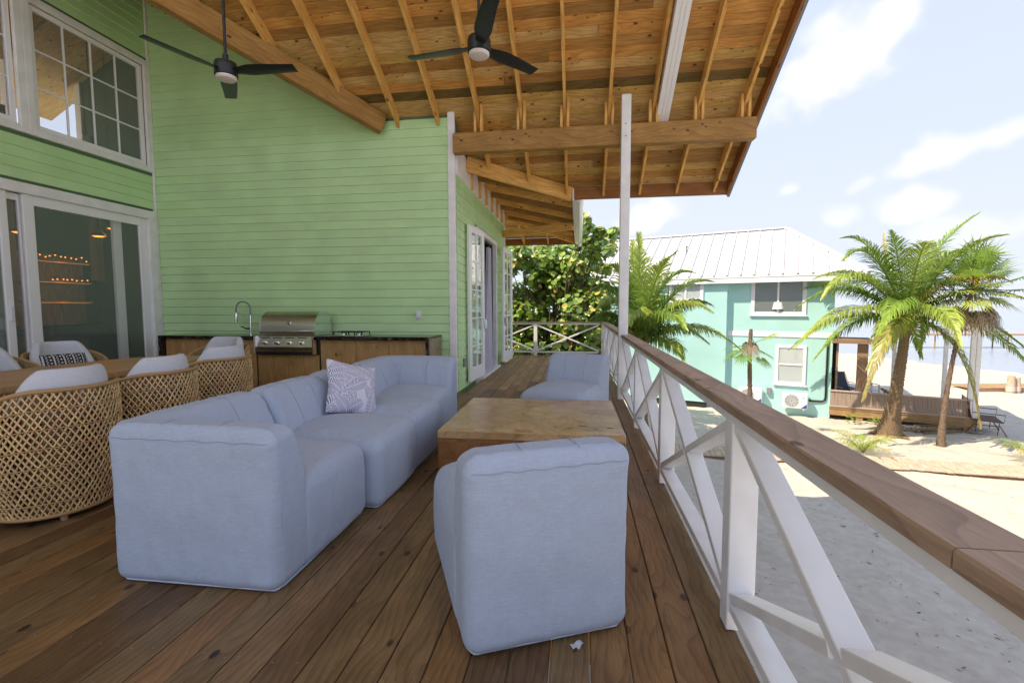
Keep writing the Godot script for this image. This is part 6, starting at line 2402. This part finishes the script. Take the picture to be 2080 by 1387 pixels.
# a sea grape: branches, its nearest leaves one by one and the rest as one mass
func sea_grape(label: String, base: Vector3, clumps: Array, leaves: int, singles: int, seed_: int) -> void:
	var t := thing("sea_grape_tree", label, "tree", base, 0.0, "round leaved trees beyond the deck")
	var inv := world_of(t).affine_inverse()
	rng.seed = seed_
	var m := Mesher.new()
	for i in 5:
		var a := TAU * i / 5.0
		m.tube([base + Vector3(cos(a) * 0.1, -0.1, sin(a) * 0.1), base + Vector3(cos(a) * 0.3, 1.2, sin(a) * 0.3), base + Vector3(cos(a) * 0.9, 2.6, sin(a) * 0.7)], [0.10, 0.08, 0.05], 8)
	part("trunk", m, mats["branch"], t, inv)
	m = Mesher.new()
	for c in clumps:
		var q: Vector3 = c[0]
		var s := base + Vector3((q.x - base.x) * 0.35, maxf((q.y - base.y) * 0.45, 0.3), (q.z - base.z) * 0.35)
		m.tube([s, (s + q) * 0.5 + Vector3(rng.randf_range(-0.2, 0.2), -0.05, rng.randf_range(-0.2, 0.2)), q + Vector3(0, 0.1, 0)], [0.035, 0.022, 0.008], 5)
	part("branch", m, mats["branch"], t, inv)
	var lm := leaf_mesh()
	var all := []
	for i in leaves:
		var c = clumps[i % clumps.size()]
		var d := Vector3(rng.randfn(), rng.randfn(), rng.randfn())
		d = d.normalized() * pow(rng.randf(), 0.4)
		var p: Vector3 = c[0] + d * Vector3(c[1], c[1] * 0.85, c[1])
		var nor := (d * 0.8 + Vector3(rng.randf_range(-0.6, 0.6), 0.55 + rng.randf_range(-0.5, 0.5), 0.25 + rng.randf_range(-0.6, 0.6))).normalized()
		var x := nor.cross(Vector3(rng.randf_range(-1, 1), rng.randf_range(-1, 1), rng.randf_range(-1, 1))).normalized()
		var s := rng.randf_range(0.6, 1.15)
		all.append([p, Transform3D(Basis(x, nor, x.cross(nor)).scaled(Vector3.ONE * s), p), rng.randf()])
	var eye := Vector3(0, 1.3, 0)
	all.sort_custom(func(a, b): return a[0].distance_squared_to(eye) < b[0].distance_squared_to(eye))
	for i in singles:
		part("leaf", lm, mats["leaf%d" % [0, 1, 1, 2, 2, 3, 0, 4][int(all[i][2] * 7.99)]], t, inv * all[i][1])
	var mm := MultiMesh.new()
	mm.transform_format = MultiMesh.TRANSFORM_3D
	mm.use_colors = true
	mm.mesh = lm
	mm.instance_count = all.size() - singles
	for i in mm.instance_count:
		var q = all[i + singles]
		mm.set_instance_transform(i, inv * q[1])
		var c := GREEN.lerp(FRESH, q[2]) if q[2] < 0.7 else FRESH.lerp(Color(0.36, 0.38, 0.10), (q[2] - 0.7) / 0.3)
		if q[2] > 0.97:
			c = Color(0.42, 0.24, 0.05)
		mm.set_instance_color(i, c)
	var o := MultiMeshInstance3D.new()
	o.name = "foliage"
	o.multimesh = mm
	o.material_override = mats["leaf"]
	t.add_child(o)
	stuff(o)


func build_trees() -> void:
	rng.seed = 1200
	var cl := []
	for i in 210:
		var x := rng.randf_range(-3.2, 0.85)
		var y := rng.randf_range(GY + 0.5, 3.35)
		var z := rng.randf_range(-17.2, -15.2) + 0.35 * (x + 1.0) * 0.3
		cl.append([Vector3(x, y, z), rng.randf_range(0.42, 0.62)])
	for q in [[0.35, 3.3], [0.62, 3.6], [0.2, 3.75], [0.9, 3.05], [1.02, 3.55], [0.12, 4.0], [0.75, 2.5], [0.0, 3.4]]:
		cl.append([Vector3(q[0], q[1], -14.9 + rng.randf_range(-0.3, 0.3)), 0.24])
	sea_grape("dense round leaved tree in sun just beyond the far deck railing", Vector3(-0.9, GY, -15.8), cl, 17000, 300, 1201)
	cl = []
	for i in 60:
		cl.append([Vector3(rng.randf_range(-6.5, -2.5), rng.randf_range(GY + 0.4, 2.8), rng.randf_range(-19.5, -16.5)), rng.randf_range(0.4, 0.7)])
	sea_grape("round leaved tree farther back behind the first one", Vector3(-4.4, GY, -18), cl, 2600, 0, 1301)
	# small things on the sand by the house
	var k := 0
	for q in [Vector3(9.35, GY, -17.45), Vector3(10.0, GY, -17.2)]:
		var t := thing("leafy_plant", ["small bright green plant at the foot of the turquoise corner", "small bright green plant under the veranda's bamboo railing"][k], "plant", q, 0.0, "small green plants under the veranda")
		var m := Mesher.new()
		for i in 40:
			var a := rng.randf() * TAU
			var s := Vector3(cos(a), 0, sin(a)) * rng.randf_range(0.02, 0.25) + Vector3(0, rng.randf_range(0.05, 0.3), 0)
			var d := Vector3(cos(a), 0.5, sin(a)).normalized()
			var x := d.cross(Vector3.UP).normalized() * 0.035
			m.tint = FRESH.lerp(YELLOW, rng.randf() * 0.6)
			m.face([s, s + d * 0.06 + x, s + d * 0.13, s + d * 0.06 - x], Vector3(cos(a) * 0.3, 1, sin(a) * 0.3).normalized())
		part("foliage", m, mats["frond"], t)
		k += 1
	rng.seed = 1400
	for i in 7:
		var m := Mesher.new()
		var f := noise(1400 + i, 6.0, 2)
		var s := rng.randf_range(0.07, 0.13)
		m.grid(12, 8, func(u, v):
			var d := Vector3(cos(u * TAU) * sin(v * PI), cos(v * PI), sin(u * TAU) * sin(v * PI))
			return d * Vector3(1.2, 0.8, 1.0) * s * (1.0 + 0.5 * f.get_noise_3dv(d * 0.3)))
		var q := Vector3(10.35 + i * 0.13 + rng.randf_range(-0.05, 0.05), GY + 0.06, -16.75 + rng.randf_range(-0.2, 0.2))
		tag(part("beach_stone", m, mats["shell"], self, Transform3D(Basis(Vector3.UP, i * 1.3), q)), "pale knobbly stone in the small heap before the veranda skirt", "stone", "pale stones heaped before the veranda")
	for i in 6:
		var m := Mesher.new()
		var a := rng.randf_range(-0.35, 0.35)
		var q := Vector3(11.3 + rng.randf_range(-0.4, 0.4), GY + 0.05 + i * 0.03, -16.4 + rng.randf_range(-0.25, 0.25))
		var d := Vector3(cos(a), 0.02, sin(a)) * rng.randf_range(0.5, 0.95)
		m.tube([q - d, q + Vector3(0, 0.03, 0), q + d], [0.03, 0.026, 0.015], 6)
		tag(part("dry_branch", m, mats["bark"], self), "dry brown branch in the pile of sticks under the veranda", "branch", "dry sticks piled under the veranda")


func _ready() -> void:
	make_view()
	make_materials()
	build_ground()
	build_deck()
	build_walls()
	build_rooms()
	build_roof()
	build_side_roof()
	build_rail()
	build_house()
	build_palms()
	build_trees()
	build_fans()
	build_seating()
	build_coffee_table()
	build_dining()
	build_kitchen()
	build_glider()
